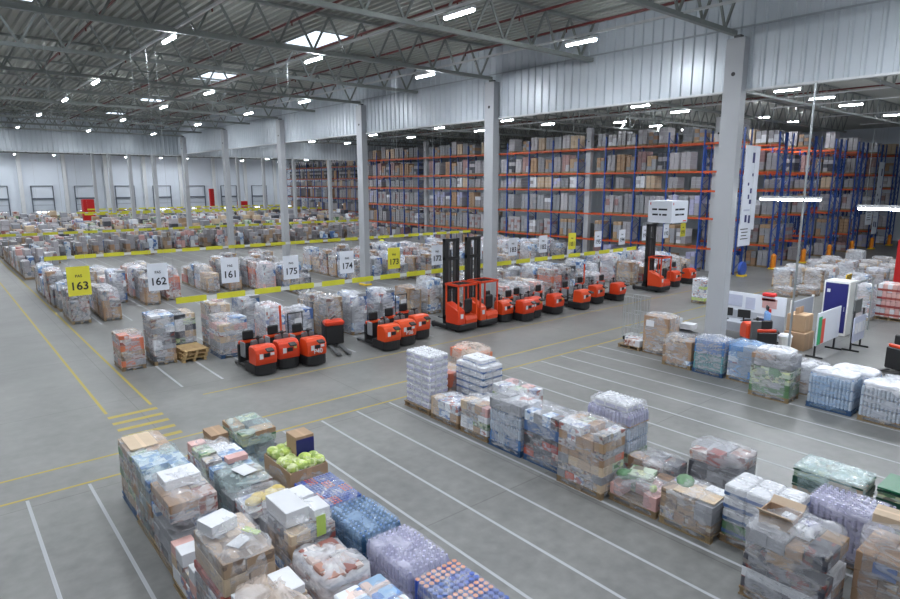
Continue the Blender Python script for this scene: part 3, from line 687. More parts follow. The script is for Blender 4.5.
t = load_root(12.85, 14.15, 'load of brown and orange cartons sagging under olive-tinged film, farthest in its block'); mix(t, 56, 1.35, P_brown + ['carton_orange']); wrap(t, 1.48, 56, 'film_beige', cut=0.3, dome=0.08)
t = load_root(11.9, 12.75, 'tall load of white tissue packs banded in blue'); packs(t, tissue, 0.15, 2, 4, 6, 0.205, 'tissue_pack', base=(0.36, 0.28, 0.2)); packs(t, tissue, 1.38, 2, 3, 1, 0.16, 'tissue_pack', w=.6, l=.8, base=(0.36, 0.28, 0.2)); wrap(t, 1.52, 57, 'film_clear', cut=0.15)
t = load_root(11.85, 11.15, 'load with green and pink packs on top behind the water bottles'); mix(t, 58, 1.1, ['print_green', 'carton_pink', 'print_white', 'carton_green', 'print_red']); wrap(t, 1.16, 58, 'film_clear', cut=0.2)
t = load_root(11.78, 7.88, 'tall tower of white bottles with violet labels above tan cartons'); mix(t, 59, 0.55, ['print_green', 'kraft', 'print_white'], ragged=0); packs(t, bp_clear, 0.555, 4, 4, 2, 0.3, 'bottle_pack', mats=['bottle_clear']); ubox('kraft_sheet', t, (0, 0, 1.165), (0.78, 1.18, 0.02), 'kraft'); packs(t, bp_lil, 1.18, 4, 4, 1, 0.26, 'lilac_pack'); packs(t, roll_b, 1.44, 3, 3, 1, 0.2, 'white_pack', w=.6, l=.9, base=(0.26, 0.39, 0.235)); wrap(t, 1.66, 59, 'film_clear', cut=0.12)
t = load_root(11.65, 6.72, 'low heap of brown and white cartons beside the violet-labelled tower', l=1.0); mix(t, 60, 0.62, ['kraft', 'print_red', 'carton_white', 'kraft_pale', 'print_dark'], l=.98, ragged=0.4); wrap(t, 0.68, 60, 'film_clear', l=1.06, cut=0.15)
t = load_root(12.3, 5.6, 'load of dark grey boxes with red-brown cartons under milky film', l=1.1); mix(t, 61, 0.72, ['carton_dark', 'carton_grey', 'print_dark'], l=1.08, ragged=0); mix(t, 62, 1.0, ['carton_red', 'print_blue', 'carton_grey', 'print_red'], z0=.725, l=1.08); wrap(t, 1.08, 61, 'film_mid', l=1.16, cut=0.1, dome=0.07)
def crates(x, y, label, lid, fm=None, h=3):
    t = load_root(x, y, label)
    for k in range(h):
        z = 0.16 + 0.32 * k
        for j in range(2):
            for i in range(2):
                ubox('produce_crate', t, (-0.195 + 0.39 * i, -0.295 + 0.59 * j, z + 0.07), (0.385, 0.585, 0.14), 'crate_dark_green'); ubox('produce', t, (-0.195 + 0.39 * i, -0.295 + 0.59 * j, z + 0.21), (0.36, 0.56, 0.13), 'print_green' if (i + j + k) % 2 else 'kraft_pale')
                for s in (-1, 1): ubox('crate_rim', t, (-0.195 + 0.39 * i + s * 0.18, -0.295 + 0.59 * j, z + 0.285), (0.025, 0.585, 0.03), 'crate_dark_green')
    for j in range(2): ubox('lid', t, (0, -0.295 + 0.59 * j, 0.16 + 0.32 * h + 0.02), (0.79, 0.58, 0.035), lid)
    if fm: wrap(t, 0.16 + 0.32 * h + 0.05, 63, fm, dome=0.02, cut=0.02)
crates(12.66, 3.62, 'stack of dark green produce crates under pale green film', 'film_teal', 'film_teal'); crates(12.9, 2.3, 'stack of dark green produce crates with bright green lids', 'crate_green')
drinks(11.8, 3.05, 'load of small lilac-capped bottles between brown cartons and green crates', bp_lil, 0.15, 4, 4, 3, 0.3, (0.2, 0.3, 0.3), 'film_lilac', 'bottle_pack', None, 64)
# ---- row by the big column
t = load_root(21.3, 13.65, 'low pallet of white and red cartons at the end of the row by the aisle', l=1.0); mix(t, 70, 0.42, ['print_white', 'carton_white', 'carton_white', 'print_red'], l=.98, ragged=0.15)
t = load_root(21.35, 12.52, 'tall brown carton block with a white label, next to low white cartons', l=1.1); mix(t, 71, 1.5, ['kraft', 'kraft', 'print_kraft'], l=1.08, lay=(.3, .34), ny=(2, 2), ragged=0); ubox('white_label', t, (-0.405, 0.25, 1.2), (0.01, 0.34, 0.24), 'carton_white'); wrap(t, 1.56, 71, 'film_mid', l=1.15, dome=.08, cut=.1)
t = load_root(20.45, 11.1, 'load of brown and grey goods in pale film by the big column', l=1.12); mix(t, 72, 1.05, ['kraft', 'carton_grey', 'print_blue', 'print_kraft'], l=1.1); wrap(t, 1.14, 72, 'film_mid', l=1.1)
t = load_root(20.42, 9.92, 'load of bottled drinks in blue and green film with a drooping top', pal='pallet_blue', l=1.1); packs(t, bp_teal, 0.15, 4, 4, 2, 0.3, 'bottle_pack', l=1.06); packs(t, bp_blue, 0.75, 4, 4, 2, 0.26, 'bottle_pack', l=1.06); wrap(t, 1.33, 73, 'film_mid', l=1.08, cut=.1)
t = load_root(20.5, 8.78, 'load of blue packs in light blue film on a wooden pallet', l=1.0); mix(t, 74, 1.25, P_blue + ['bottle_blue'], l=.98, ny=(2, 3), ragged=.1); wrap(t, 1.35, 74, 'film_blue', l=1.04)
t = load_root(19.52, 7.5, 'tall grey-green load with yellow-topped white bags heaped on it'); mix(t, 75, 1.0, ['print_green', 'carton_grey', 'print_kraft', 'carton_green']); mix(t, 76, 1.4, ['kraft', 'print_mixed', 'carton_yellow', 'carton_grey'], z0=1.004, ny=(2, 2)); cap(t, 1.56, 175, .7, 1.0); wrap(t, 1.55, 75, 'film_mid', cut=.25, dome=.1)
t = load_root(20.75, 7.05, 'load of white and brown cartons behind the grey-green load'); mix(t, 77, 0.95, ['carton_white', 'kraft', 'print_white', 'carton_grey']); wrap(t, 1.02, 77, 'film_milky')
drinks(19.8, 5.92, 'load of clear bottles under a thick white film cap, on a blue pallet', bp_clear, 0.15, 4, 4, 3, 0.3, (0.2, 0.3, 0.3), 'film_blue', 'bottle_pack', None, 78, 'pallet_blue')
drinks(19.72, 4.55, 'load of clear bottles in grey-blue film at the outer end of the row', bp_clear, 0.15, 4, 4, 3, 0.3, (0.2, 0.3, 0.3), 'film_mid', 'bottle_pack', None, 79)
drinks(20.95, 5.75, 'load of pale blue bottles behind the white-capped bottle load', bp_blue, 0.15, 4, 4, 3, 0.27, (0.2, 0.3, 0.3), 'film_milky', 'bottle_pack', None, 80)
drinks(20.95, 4.45, 'load of pale teal bottles behind the grey-blue bottle load', bp_teal, 0.15, 4, 4, 3, 0.27, (0.2, 0.3, 0.3), 'film_milky', 'bottle_pack', None, 81)
t = load_root(22.45, 12.3, 'low heap in black film carrying two white boxes, beside the big column'); mix(t, 82, 0.75, P_dark); wrap(t, 0.82, 82, 'film_dark', cut=.2); ubox('white_carton', t, (0.1, 0.3, 1.05), (0.4, 0.35, 0.34), 'carton_white'); ubox('white_carton', t, (0.1, -0.25, 0.98), (0.45, 0.5, 0.22), 'carton_white', .1)
# ---- goods past the office, right of the big column
t = load_root(35.6, 8.55, 'block of red and white drink cartons standing by the white film load', w=1.2); packs(t, bag_pack('drink_carton', 'carton_pink', 'carton_red'), 0.15, 3, 6, 4, 0.4, 'drink_carton', w=1.16, base=(0.36, 0.28, 0.2), mats=['carton_pink', 'carton_pink', 'carton_white'])
t = load_root(34.5, 9.7, 'tall load in white film beside the red and white cartons'); mix(t, 84, 1.65, P_light); wrap(t, 1.75, 84, 'film_milky')
g = 'white film loads past the office'
k = 0
for x in (41.6, 43.4, 47.0, 49.4, 52.0, 54.6):
    for y in (12.4, 14.2, 16.0):
        if (k * 7) % 5 == 3 and y > 15: k += 1; continue
        t = load_root(x + 0.1 * math.sin(k * 3.1), y, 'pallet load in white film past the navy cabinet', g); hh = 1.0 + 0.5 * ((k * 37) % 10) / 10
        mix(t, 90 + k, hh, P_light + P_brown, ny=(2, 2), lay=(.3, .45)); wrap(t, hh + .06, 90 + k, 'film_milky'); k += 1
for x, y in ((38.2, 14.6), (39.6, 13.9)):
    t = load_root(x, y, 'low load of brown cartons on the open floor past the office screens', 'low brown loads'); mix(t, 120, 0.5, P_brown, ny=(1, 2)); wrap(t, .56, 120, 'film_clear')
t = load_root(32.5, 16.75, 'pallet of white and lime boxes standing alone in the aisle', w=.7, l=.8); mix(t, 121, 1.35, ['carton_white', 'print_white', 'carton_lime', 'print_white'], ny=(2, 2), w=.68, l=.78); wrap(t, 1.4, 121, 'film_clear', w=.7, l=.8)
# ---- numbered lanes: prototypes with their parts, then copies
KINDS = [('brown cartons', P_brown, 'film_mid'), ('mixed grey and brown cartons', P_mix, 'film_mid'), ('white and pale cartons', P_light, 'film_milky'),
         ('dark mixed goods', P_dark, 'film_mid'), ('red and tan cartons', P_red, 'film_clear'), ('blue-tinged goods', P_blue, 'film_milky'), ('mixed goods', P_mix + P_light, 'film_milky')]
protos = []
for k, (nm, pal, fm) in enumerate(KINDS):
    for hh in (1.15, 1.5, 1.8):
        t = load_root(0, -60 - k, 'proto'); mix(t, 200 + k * 10 + int(hh * 4), hh, pal, ny=(2, 2), lay=(.34, .5), ragged=.3); wrap(t, hh + .05, 300 + k * 3 + int(hh * 7), fm, cut=.22, dome=.06)
        protos.append((k, hh, t))
pused = set()
def place(x, y, idx, where, rz=0.0):
    k, hh, src = protos[idx % len(protos)]
    o = src if idx % len(protos) not in pused else copy_tree(src); pused.add(idx % len(protos))
    o.location = (x, y, 0); o.rotation_euler = (0, 0, rz)
    size = {1.15: 'low', 1.5: 'mid-height', 1.8: 'tall'}[hh]
    tag(o, '%s film-wrapped load of %s %s' % (size, KINDS[k][0], where), 'pallet load', 'film-wrapped loads ' + where)
    return o
R0 = random.Random(77)
# hand-placed loads at the head of the first lanes
t = load_root(5.05, 23.95, 'load of orange and grey cartons beside the yellow aisle line, on a wooden pallet'); mix(t, 130, 1.3, ['print_red', 'carton_orange', 'carton_grey', 'print_kraft', 'kraft'], ny=(2, 2), ragged=.1); wrap(t, 1.32, 130, 'film_mid', dome=0)
t = load_root(6.12, 23.95, 'tall grey film-wrapped load between the orange carton load and the bare pallets'); mix(t, 131, 1.85, P_dark + ['carton_grey', 'carton_white', 'kraft'], ny=(2, 2)); wrap(t, 1.9, 131, 'film_mid', cut=.2)
for i in range(3):
    t = thing('wooden_pallet', 'bare pale wooden pallet, %s of the three stacked between wrapped loads' % ('bottom', 'middle', 'topmost')[i], 'pallet', (7.05 + 0.03 * i, 23.65 - 0.02 * i, 0.146 * i), 0.03 * i, 'stacked bare pallets')
    for q in range(7): ubox('board', t, (0, -0.53 + 0.1767 * q, 0.133), (1.2 * 0.72, 0.12, 0.022), 'wood_pale', sharp=True)
    for x in (-0.38, 0, 0.38):
        ubox('bearer', t, (x, 0, 0.111), (0.1, 1.18, 0.02), 'wood_pale', sharp=True); ubox('base_board', t, (x, 0, 0.011), (0.1, 1.18, 0.022), 'wood_pale', sharp=True)
        for y in (-0.5, 0, 0.5): ubox('block', t, (x, y, 0.0615), (0.1, 0.13, 0.079), 'wood_pale', sharp=True)
t = load_root(8.45, 23.3, 'broad load of white, pink and grey cartons on a blue pallet by an order picker', pal='pallet_blue', w=1.1); mix(t, 132, 1.55, P_light + P_dark + ['carton_pink'], w=1.06, ny=(2, 3)); wrap(t, 1.6, 132, 'film_mid', w=1.14, cut=.2)
t = load_root(7.3, 25.3, 'load of pale and olive cartons right behind the bare pallets'); mix(t, 133, 1.55, ['print_green', 'carton_white', 'kraft_pale', 'carton_dark', 'carton_yellow'], ny=(2, 2)); wrap(t, 1.6, 133, 'film_clear', cut=.2)
t = load_root(8.5, 24.75, 'tall load with white cartons on top behind the broad load on a blue pallet'); mix(t, 134, 1.9, P_light + ['carton_grey'], ny=(2, 2)); wrap(t, 1.95, 134, 'film_mid', cut=.1)
W1 = 'behind the parked trucks'
i = 0
for k in range(25):
    x = 10.15 + 1.31 * k
    if x > 42.5: break
    for j, y in enumerate((23.28, 24.6, 25.92)):
        if abs(x - XR1) < 0.75 and j == 0: continue
        if j == 2 and R0.random() < .45 or j == 1 and R0.random() < .12 or ((16.2 < x < 20.2 or 32 < x < 34.4) and j == 0): continue
        idx = R0.randrange(21)
        place(x + R0.uniform(-.08, .08), y + R0.uniform(-.04, .04), idx, W1, R0.uniform(-.012, .012))
W2 = 'in the lanes under the numbered signs'
front = {0: 33.6, 1: 33.5, 2: 38, 3: 36.4, 4: 35.9, 5: 99, 6: 38.2, 7: 38.0, 8: 36, 9: 34, 10: 37, 11: 99, 12: 99}
for k in range(29):
    x = 5.1 + 1.31 * k
    if x > 42.6: break
    y = front.get(k, 33.5 + R0.choice((0, 0, 1.3, 2.6)))
    ye = 45.2 if k in (0, 1) else 43.6
    while y < ye:
        if abs(x - XR1) < 0.7 and abs(y - 34.0) < 1.1 or R0.random() < 0.07: y += 1.28; continue
        idx = R0.randrange(21)
        if k == 1 and y < 35: idx = 4 * 3 + 1
        if k == 0 and y < 35: idx = 4
        place(x + R0.uniform(-.06, .06), y + R0.uniform(-.03, .03), idx, W2, R0.uniform(-.012, .012)); y += 1.28
# far lanes: single-mesh loads (too small to show their cartons)
def far_mesh(seed, cols):
    r_ = random.Random(seed); mb = MB()
    mb.box((0, 0, 0.07), (0.8, 1.2, 0.13), 0); h = r_.uniform(1.1, 1.8); z = 0.145; cm = ['wood'] + cols
    while z < h:
        d = r_.uniform(.3, .5)
        for i in range(2):
            for j in range(2):
                if z + d > h and r_.random() < .4: continue
                mb.box((-0.195 + .39 * i, -.295 + .59 * j, z + d / 2), (.385, .58, d - .01), 1 + r_.randrange(len(cols)), ch=.03)
        z += d
    return mb, cm
FC = [['carton_grey', 'print_mixed', 'rack_film'], ['kraft', 'print_kraft', 'rack_film'], ['rack_film', 'carton_pink', 'print_white'], ['print_red', 'carton_grey', 'kraft_pale'], ['print_dark', 'print_blue', 'carton_grey'], ['rack_film', 'print_white', 'print_mixed']]
fm_ = []
for k in range(12):
    mb, cm = far_mesh(400 + k, FC[k % 6]); fm_.append(mb.mesh('pallet_load', cm))
def far_load(x, y, where):
    o = link('pallet_load', R0.choice(fm_), None, (x, y, 0), R0.uniform(-.04, .04))
    tag(o, 'small wrapped pallet load ' + where, 'pallet load', 'small pallet loads ' + where)
fst = []
for k in range(31):
    x = 5.15 + 1.31 * k
    if x > 43.5: break
    if k < 3: y0, y1 = (51.5, 70) if k < 2 else (60.5, 69)
    elif 9 <= k <= 13: y0, y1 = 66, 69.5
    else: y0, y1 = 62.5 + R0.choice((0, 0, 1.3)), 69.5
    y = y0; n_ = 0
    while y < y1:
        if not (abs(x - XR1) < .8 and abs(y - 68.6) < 1.2) and R0.random() > .12:
            if k < 2 and y < 61 or n_ == 0: far_load(x, y, 'in the lanes before the cross band')
            else: fst.append((x, y, R0.choice(fm_)))
            n_ += 1
        y += 1.32
def merged(items, name, label):
    sm = MB(); sml = []; smi = {}
    for x, y, z, me in items:
        idx = []
        for mm in me.materials:
            if mm.name not in smi: smi[mm.name] = len(sml); sml.append(mm.name)
            idx.append(smi[mm.name])
        o = len(sm.v); sm.v += [(v.co.x + x, v.co.y + y, v.co.z + z) for v in me.vertices]
        for p_ in me.polygons: sm.f.append([q + o for q in p_.vertices]); sm.m.append(idx[p_.material_index])
    return tag(sm.obj(name, sml), label, 'goods', None, 'stuff')
merged([(x, y, 0.0, me) for x, y, me in fst], 'lane_goods', 'mass of wrapped goods filling the lanes just before the cross band')
# dense goods before the docks: one object nobody could count
st = MB(); R2 = random.Random(9); cl = ['carton_grey', 'rack_film', 'kraft', 'print_red', 'print_mixed', 'kraft_pale', 'rack_film', 'carton_dark', 'print_green', 'carton_grey', 'print_white']
for k in range(52):
    x = 7.0 + 1.35 * k
    y = 74.0 + R2.choice((0, 1.3, 2.6, 6, 9))
    while y < 124:
        if 55.9 < x < 59.2 and y > 82 or any(abs(x - a) < 1.8 and abs(y - b_) < 1.8 for a, b_ in ((20.9, 118), (48, 120), (43.5, 124))) or abs(y - 102) < .8 or abs(y - 108) < .8 or abs(y - 116) < .8 or abs(x - XR1) < .9 or abs(x - XR2) < .9 or (84 < y < 89) or (103 < y < 108) or R2.random() < .2 or (98 < y < 119 and abs(x - .1775 * y) < 1.3): y += 1.35; continue
        h = R2.uniform(.8, 1.9); z = .02
        while z < h:
            d = R2.uniform(.4, .7); st.box((x + R2.uniform(-.05, .05), y, z + d / 2), (.8, 1.15, d - .01), R2.randrange(len(cl)), ch=.05); z += d
        y += 1.35
tag(st.obj('distant_goods', cl), 'dense multicoloured mass of palletised goods spread before the dock doors', 'goods', None, 'stuff')
for i, (k, hh, src) in enumerate(protos):
    if i not in pused:
        for ch in list(src.children): bpy.data.objects.remove(ch)
        bpy.data.objects.remove(src)
# ---------------------------------------------------------------- trucks
def rounded(mb, prof, x0, x1, r=0.06, m=0):
    """(y,z) profile extruded along x with its ends drawn in, for moulded covers"""
    cy = sum(p[0] for p in prof) / len(prof); cz = sum(p[1] for p in prof) / len(prof); n = len(prof)
    rows = []
    for x, k in ((x0, 0.86), (x0 + r * .4, 0.95), (x0 + r, 1.0), (x1 - r, 1.0), (x1 - r * .4, 0.95), (x1, 0.86)):
        rows.append([(x, cy + (y - cy) * k, z if z < cz - 0.2 else cz + (z - cz) * k) for y, z in prof])
    vv = [v for rw in rows for v in rw]; fs = [tuple(range(n - 1, -1, -1)), tuple(range(5 * n, 6 * n))]
    for j in range(5):
        for i in range(n): fs.append((j * n + i, j * n + (i + 1) % n, (j + 1) * n + (i + 1) % n, (j + 1) * n + i))
    mb.add(vv, fs, m); return mb
def order_picker(seed=0, forks=1.7, guard=False, pole=False, num=None):
    t = link('order_picker', None); w = 0.4
    # low black chassis with a curved nose
    mb = MB(); pts = []
    for i in range(9):
        a = PI + PI * i / 8; pts.append((w * math.cos(a) * 1.0, 0.18 + 0.2 * math.sin(a) * 0.9))
    pts += [(w, 0.95), (-w, 0.95)]
    n = len(pts); vv = []
    for z, k in ((0.05, 0.96), (0.1, 1.0), (0.34, 1.0), (0.4, 0.97)): vv += [(x * k, y, z) for x, y in pts]
    fs = [tuple(range(n - 1, -1, -1)), tuple(range(3 * n, 4 * n))]
    for j in range(3):
        for i in range(n): fs.append((j * n + i, j * n + (i + 1) % n, (j + 1) * n + (i + 1) % n, (j + 1) * n + i))
    mb.add(vv, fs); mb.obj('chassis', 'truck_black', t)
    # orange motor cover
    prof = [(0.06, 0.4), (0.02, 0.55), (0.03, 0.8), (0.08, 0.93), (0.18, 1.01), (0.34, 1.04), (0.62, 1.0), (0.66, 0.92), (0.68, 0.4)]
    cov = rounded(MB(), prof, -0.385, 0.385, 0.09).obj('motor_cover', 'truck_orange', t, smooth=False)
    MB().box((0.0, 0.12, 0.985), (0.26, 0.22, 0.06), ch=.02).obj('control_recess', 'truck_black', cov).rotation_euler = (0.35, 0, 0)
    MB().box((0, 0.012, 0.72), (0.22, 0.02, 0.14), ch=.01).obj('front_grille', 'truck_black', cov)
    MB().box((-0.2, 0.015, 0.7), (0.13, 0.012, 0.18)).obj('white_sticker', 'carton_white', cov)
    if seed % 2: MB().box((0.2, 0.015, 0.78), (0.1, 0.012, 0.09)).obj('yellow_sticker', 'carton_yellow', cov)
    else: MB().box((0.2, 0.015, 0.74), (0.14, 0.012, 0.09)).obj('white_sticker', 'carton_white', cov)
    if num: lettering(cov, num, 0.24, (0.0, -0.012, 0.56), matname='carton_white')
    # console, handle, platform, backrest
    c = MB().box((0, 0.72, 0.75), (0.5, 0.12, 0.8), ch=.03).obj('console', 'truck_grey', t)
    h = MB(); h.cyl((0, 0.62, 1.0), (0, 0.7, 1.2), 0.03); h.cyl((-0.17, 0.7, 1.21), (0.17, 0.7, 1.21), 0.028); h.sphere((0, 0.68, 1.22), 0.075); h.obj('steering_handle', 'truck_black', t)
    MB().box((0, 1.18, 0.16), (0.72, 0.8, 0.12), ch=.02).obj('platform', 'truck_black', t)
    s = MB().box((0, 1.58, 0.5), (0.74, 0.14, 0.75), ch=.03).obj('fork_carriage', 'truck_black', t)
    MB().box((0, 1.53, 0.93), (0.72, 0.1, 0.12), ch=.03).obj('carriage_cap', 'truck_orange', s)
    MB().box((0, 1.5, 1.17), (0.42, 0.09, 0.34), ch=.04).obj('backrest', 'truck_black', t)
    MB().box((-0.3, 1.3, 0.72), (0.06, 0.35, 0.55), ch=.02).obj('side_pad', 'carton_grey', t)
    for q in (-0.2, 0.2):
        MB().box((q, 1.65 + forks / 2, 0.09), (0.16, forks, 0.055), ch=.02).obj('fork', 'steel_dark', t)
        MB().cyl((q - .06, 1.65 + forks * .9, 0.045), (q + .06, 1.65 + forks * .9, 0.045), 0.044, 10).obj('load_wheel', 'truck_black', t)
    for q in (-0.3, 0.3): MB().cyl((q - .05, 0.55, 0.06), (q + .05, 0.55, 0.06), 0.06, 10).obj('drive_wheel', 'truck_black', t)
    if guard:
        g_ = MB()
        for q in (-0.3, 0.3): g_.cyl((q, 1.62, 0.8), (q, 1.62, 1.72), 0.022)
        g_.cyl((-0.32, 1.62, 1.72), (0.32, 1.62, 1.72), 0.022); g_.obj('load_guard', 'truck_black', t); MB().box((0.12, 1.6, 1.3), (0.3, 0.02, 0.4)).obj('clipboard', 'carton_white', t)
    if pole: MB().box((0.3, 1.45, 1.5), (0.06, 0.06, 1.1)).obj('marker_pole', 'truck_orange', t)
    return t
# x of nose centre, y of nose, variant, number, label
TR = [(8.4, 19.65, 0, None, 'orange order picker parked beside the broad load on a blue pallet'), (9.35, 19.85, 3, None, 'orange order picker carrying an upright orange marker pole'),
      (10.28, 19.55, 2, 'P40', 'orange order picker numbered P40 with a black guard frame'), (13.55, 19.45, 0, None, 'orange order picker with long bare forks beside the one numbered P36'),
      (14.5, 19.7, 0, 'P36', 'orange order picker numbered P36'), (15.6, 20.15, 2, None, 'orange order picker with a guard frame and clipboard beside the reach trucks'),
      (20.72, 20.15, 1, None, 'orange order picker parked right beside the second reach truck'), (22.45, 19.85, 1, None, 'orange order picker with yellow sticker and black backrest, third past the reach trucks'),
      (21.6, 19.6, 0, None, 'orange order picker with a yellowish sticker, second past the reach trucks'), (24.0, 19.75, 0, None, 'orange order picker with a square pale sticker, fourth past the paired reach trucks'),
      (26.0, 19.6, 1, None, 'orange order picker parked in front of the blue packs'), (27.9, 20.1, 3, None, 'orange order picker with a marker pole, two before the single reach truck'), (29.5, 19.8, 0, None, 'orange order picker next before the single reach truck'),
      (36.3, 20.3, 1, None, 'orange order picker just past the single reach truck'), (38.2, 20.3, 0, None, 'orange order picker at the far end of the parked row')]
for i, (x, y, v, num, lb) in enumerate(TR):
    t = order_picker(i, 0.55 if i != 3 else 0.8, v == 2, v == 3, num)
    t.location = (x, y, 0); tag(t, lb, 'order picker', 'order pickers parked in a row'); t.rotation_euler = (0, 0, random.Random(i).uniform(-.04, .04))
t = order_picker(50, .7); t.location = (25.3, 10.9, 0); t.rotation_euler = (0, 0, 2.4); tag(t, 'orange order picker parked inside the office partitions', 'order picker')
t = order_picker(51, .7); t.location = (26.75, 5.2, 0); t.rotation_euler = (0, 0, 1.2); tag(t, 'order picker standing past the leaflet board by the outer bottle loads', 'order picker')
# reversed truck: black carriage and forks towards the aisle
t = thing('pallet_truck', 'pallet truck parked backwards, its two steel forks pointing into the aisle', 'pallet truck', (12.05, 21.5, 0), -0.26)
MB().box((0, 0, 0.55), (0.74, 0.22, 0.8), ch=.03).obj('carriage', 'truck_black', t); tp = MB().box((0, 0.05, 1.03), (0.8, 0.5, 0.2), ch=.06).obj('orange_hood', 'truck_orange', t)
MB().cyl((-0.1, 0.15, 1.12), (0.1, 0.2, 1.25), 0.04).obj('steering_handle', 'truck_black', t); MB().box((0, 0.45, 0.55), (0.7, 0.5, 0.9), ch=.05).obj('chassis', 'truck_black', t)
for q in (-0.2, 0.2):
    MB().box((q, -0.8, 0.1), (0.16, 1.45, 0.055), ch=.02).obj('fork', 'truck_grey', t)
    MB().box((q, -1.42, 0.1), (0.17, 0.12, 0.06), ch=.02).obj('fork_tip', 'truck_black', t); MB().cyl((q - .05, -1.25, .05), (q + .05, -1.25, .05), 0.05, 10).obj('load_wheel', 'truck_black', t)
for q in (-.25, .25): MB().cyl((q - .04, .5, .07), (q + .04, .5, .07), 0.07, 10).obj('drive_wheel', 'truck_black', t)
def reach_truck(x, y, label):
    t = thing('reach_truck', label, 'reach truck', (x, y, 0), 0, 'reach trucks'); t.scale = (0.92, 0.74, 1.0)
    MB().box((0, 0.65, 0.25), (1.24, 1.3, 0.32), ch=.08).obj('chassis', 'truck_black', t)
    b1 = rounded(MB(), [(0.03, 0.38), (0.0, 0.7), (0.05, 0.98), (0.3, 1.08), (1.15, 1.3), (1.25, 1.25), (1.28, 0.38)], -0.62, -0.18, .06).obj('battery_cover', 'truck_orange', t)
    MB().box((-0.42, -0.0, 0.75), (0.16, 0.02, 0.2)).obj('white_sticker', 'carton_white', b1)
    rounded(MB(), [(0.03, 0.38), (0.0, 0.55), (0.08, 0.72), (1.2, 0.75), (1.28, 0.38)], -0.18, 0.62, .05).obj('rear_cover', 'truck_orange', t)
    s = MB().box((0.22, 0.7, 0.83), (0.52, 0.5, 0.14), ch=.05).obj('seat', 'truck_black', t); MB().box((0.22, 0.35, 1.15), (0.5, 0.14, 0.62), ch=.06).obj('seat_back', 'truck_black', s)
    MB().cyl((0.1, 1.05, 0.75), (0.1, 0.98, 1.12), 0.03).obj('steering_column', 'truck_black', t); MB().cyl((0.1, 0.97, 1.12), (0.1, 0.95, 1.15), 0.15, 14).obj('steering_wheel', 'truck_black', t)
    for px, py in ((-0.58, 0.1), (0.58, 0.1), (-0.58, 1.22), (0.58, 1.22)): MB().box((px, py, 1.4), (0.07, 0.07, 1.4)).obj('guard_post', 'truck_orange', t)
    rf = MB()
    for s_ in (-1, 1): rf.box((s_ * 0.58, 0.66, 2.12), (0.09, 1.25, 0.09)); rf.box((0, 0.66 + s_ * 0.58, 2.12), (1.2, 0.09, 0.09))
    ro = rf.obj('overhead_guard', 'truck_orange', t)
    for q in range(5): MB().box((-0.4 + .2 * q, 0.66, 2.12), (0.04, 1.1, 0.04)).obj('guard_slat', 'truck_black', ro)
    for s_ in (-1, 1):
        MB().box((s_ * 0.36, 1.62, 2.1), (0.2, 0.24, 4.0)).obj('mast_rail', 'mast_black', t); MB().box((s_ * 0.2, 1.62, 2.05), (0.1, 0.18, 3.9)).obj('inner_rail', 'steel_dark', t)
        MB().box((s_ * 0.55, 1.9, 0.16), (0.16, 1.5, 0.2), ch=.03).obj('support_leg', 'truck_black', t); MB().cyl((s_ * .55 - .06, 2.5, .14), (s_ * .55 + .06, 2.5, .14), .14, 12).obj('leg_wheel', 'truck_black', t)
        MB().box((s_ * 0.2, 2.15, 0.42), (0.12, 0.8, 0.05)).obj('fork', 'steel_dark', t)
    for z in (0.5, 1.9, 3.2, 4.02): MB().box((0, 1.62, z), (0.92, 0.26, 0.14)).obj('mast_tie', 'mast_black', t)
    MB().cyl((0, 1.66, 0.4), (0, 1.66, 3.6), 0.05).obj('lift_cylinder', 'steel_dark', t); MB().box((0, 1.78, 0.7), (0.8, 0.08, 0.6)).obj('fork_carriage', 'mast_black', t)
    for q in (-.4, .4): MB().cyl((q - .08, .5, .13), (q + .08, .5, .13), .13, 12).obj('drive_wheel', 'truck_black', t)
    return t
reach_truck(17.95, 19.95, 'orange reach truck next to the order picker with a clipboard'); reach_truck(19.35, 20.05, 'orange reach truck standing just before a white column'); reach_truck(33.95, 19.8, 'orange reach truck standing alone towards the far end of the parked row')
# ---------------------------------------------------------------- pallet racking
LV = (0.0, 1.8, 4.02, 6.05, 7.46, 9.5)
LH = (1.35, 1.85, 1.7, 1.1, 1.7, 1.5)
post_m = MB().box((0, 0, 5.2), (0.1, 0.1, 10.4)).mesh('upright', 'rack_blue')
def brace():
    mb = MB(); z = 0.4
    while z < 9.6:
        mb.bar((0.05, 0, z), (1.05, 0, z + .6), .035); mb.bar((1.05, 0, z + .6), (0.05, 0, z + 1.2), .035); z += 1.2
    return mb.mesh('bracing', 'rack_blue')
brace_m = brace(); BAY = 2.9
beam_m = MB().box((0, 0, 0), (0.05, BAY - 0.1, 0.14)).mesh('beam', 'rack_orange'); beam_r = MB().box((0, 0, 0), (0.05, BAY - 0.1, 0.14)).mesh('beam', 'rack_red')
def rack(x, y0, nb, label, bm=None, double=False, first=True):
    t = thing('pallet_rack', label, 'pallet rack', (x, y0, 0), 0, 'blue and orange pallet racks')
    for i in range(nb + 1):
        for xx in ((0, 1.1, 1.35, 2.45) if double else (0, 1.1)): link('upright', post_m, t, (xx, i * BAY, 0))
        link('bracing', brace_m, t, (0, i * BAY, 0))
        if double: link('bracing', brace_m, t, (1.35, i * BAY, 0))
        if i == nb: break
        for z in LV[1:]:
            link('beam', bm or beam_m, t, (-0.02, (i + .5) * BAY, z - 0.075)); link('beam', bm or beam_m, t, (1.12, (i + .5) * BAY, z - 0.075))
    return t
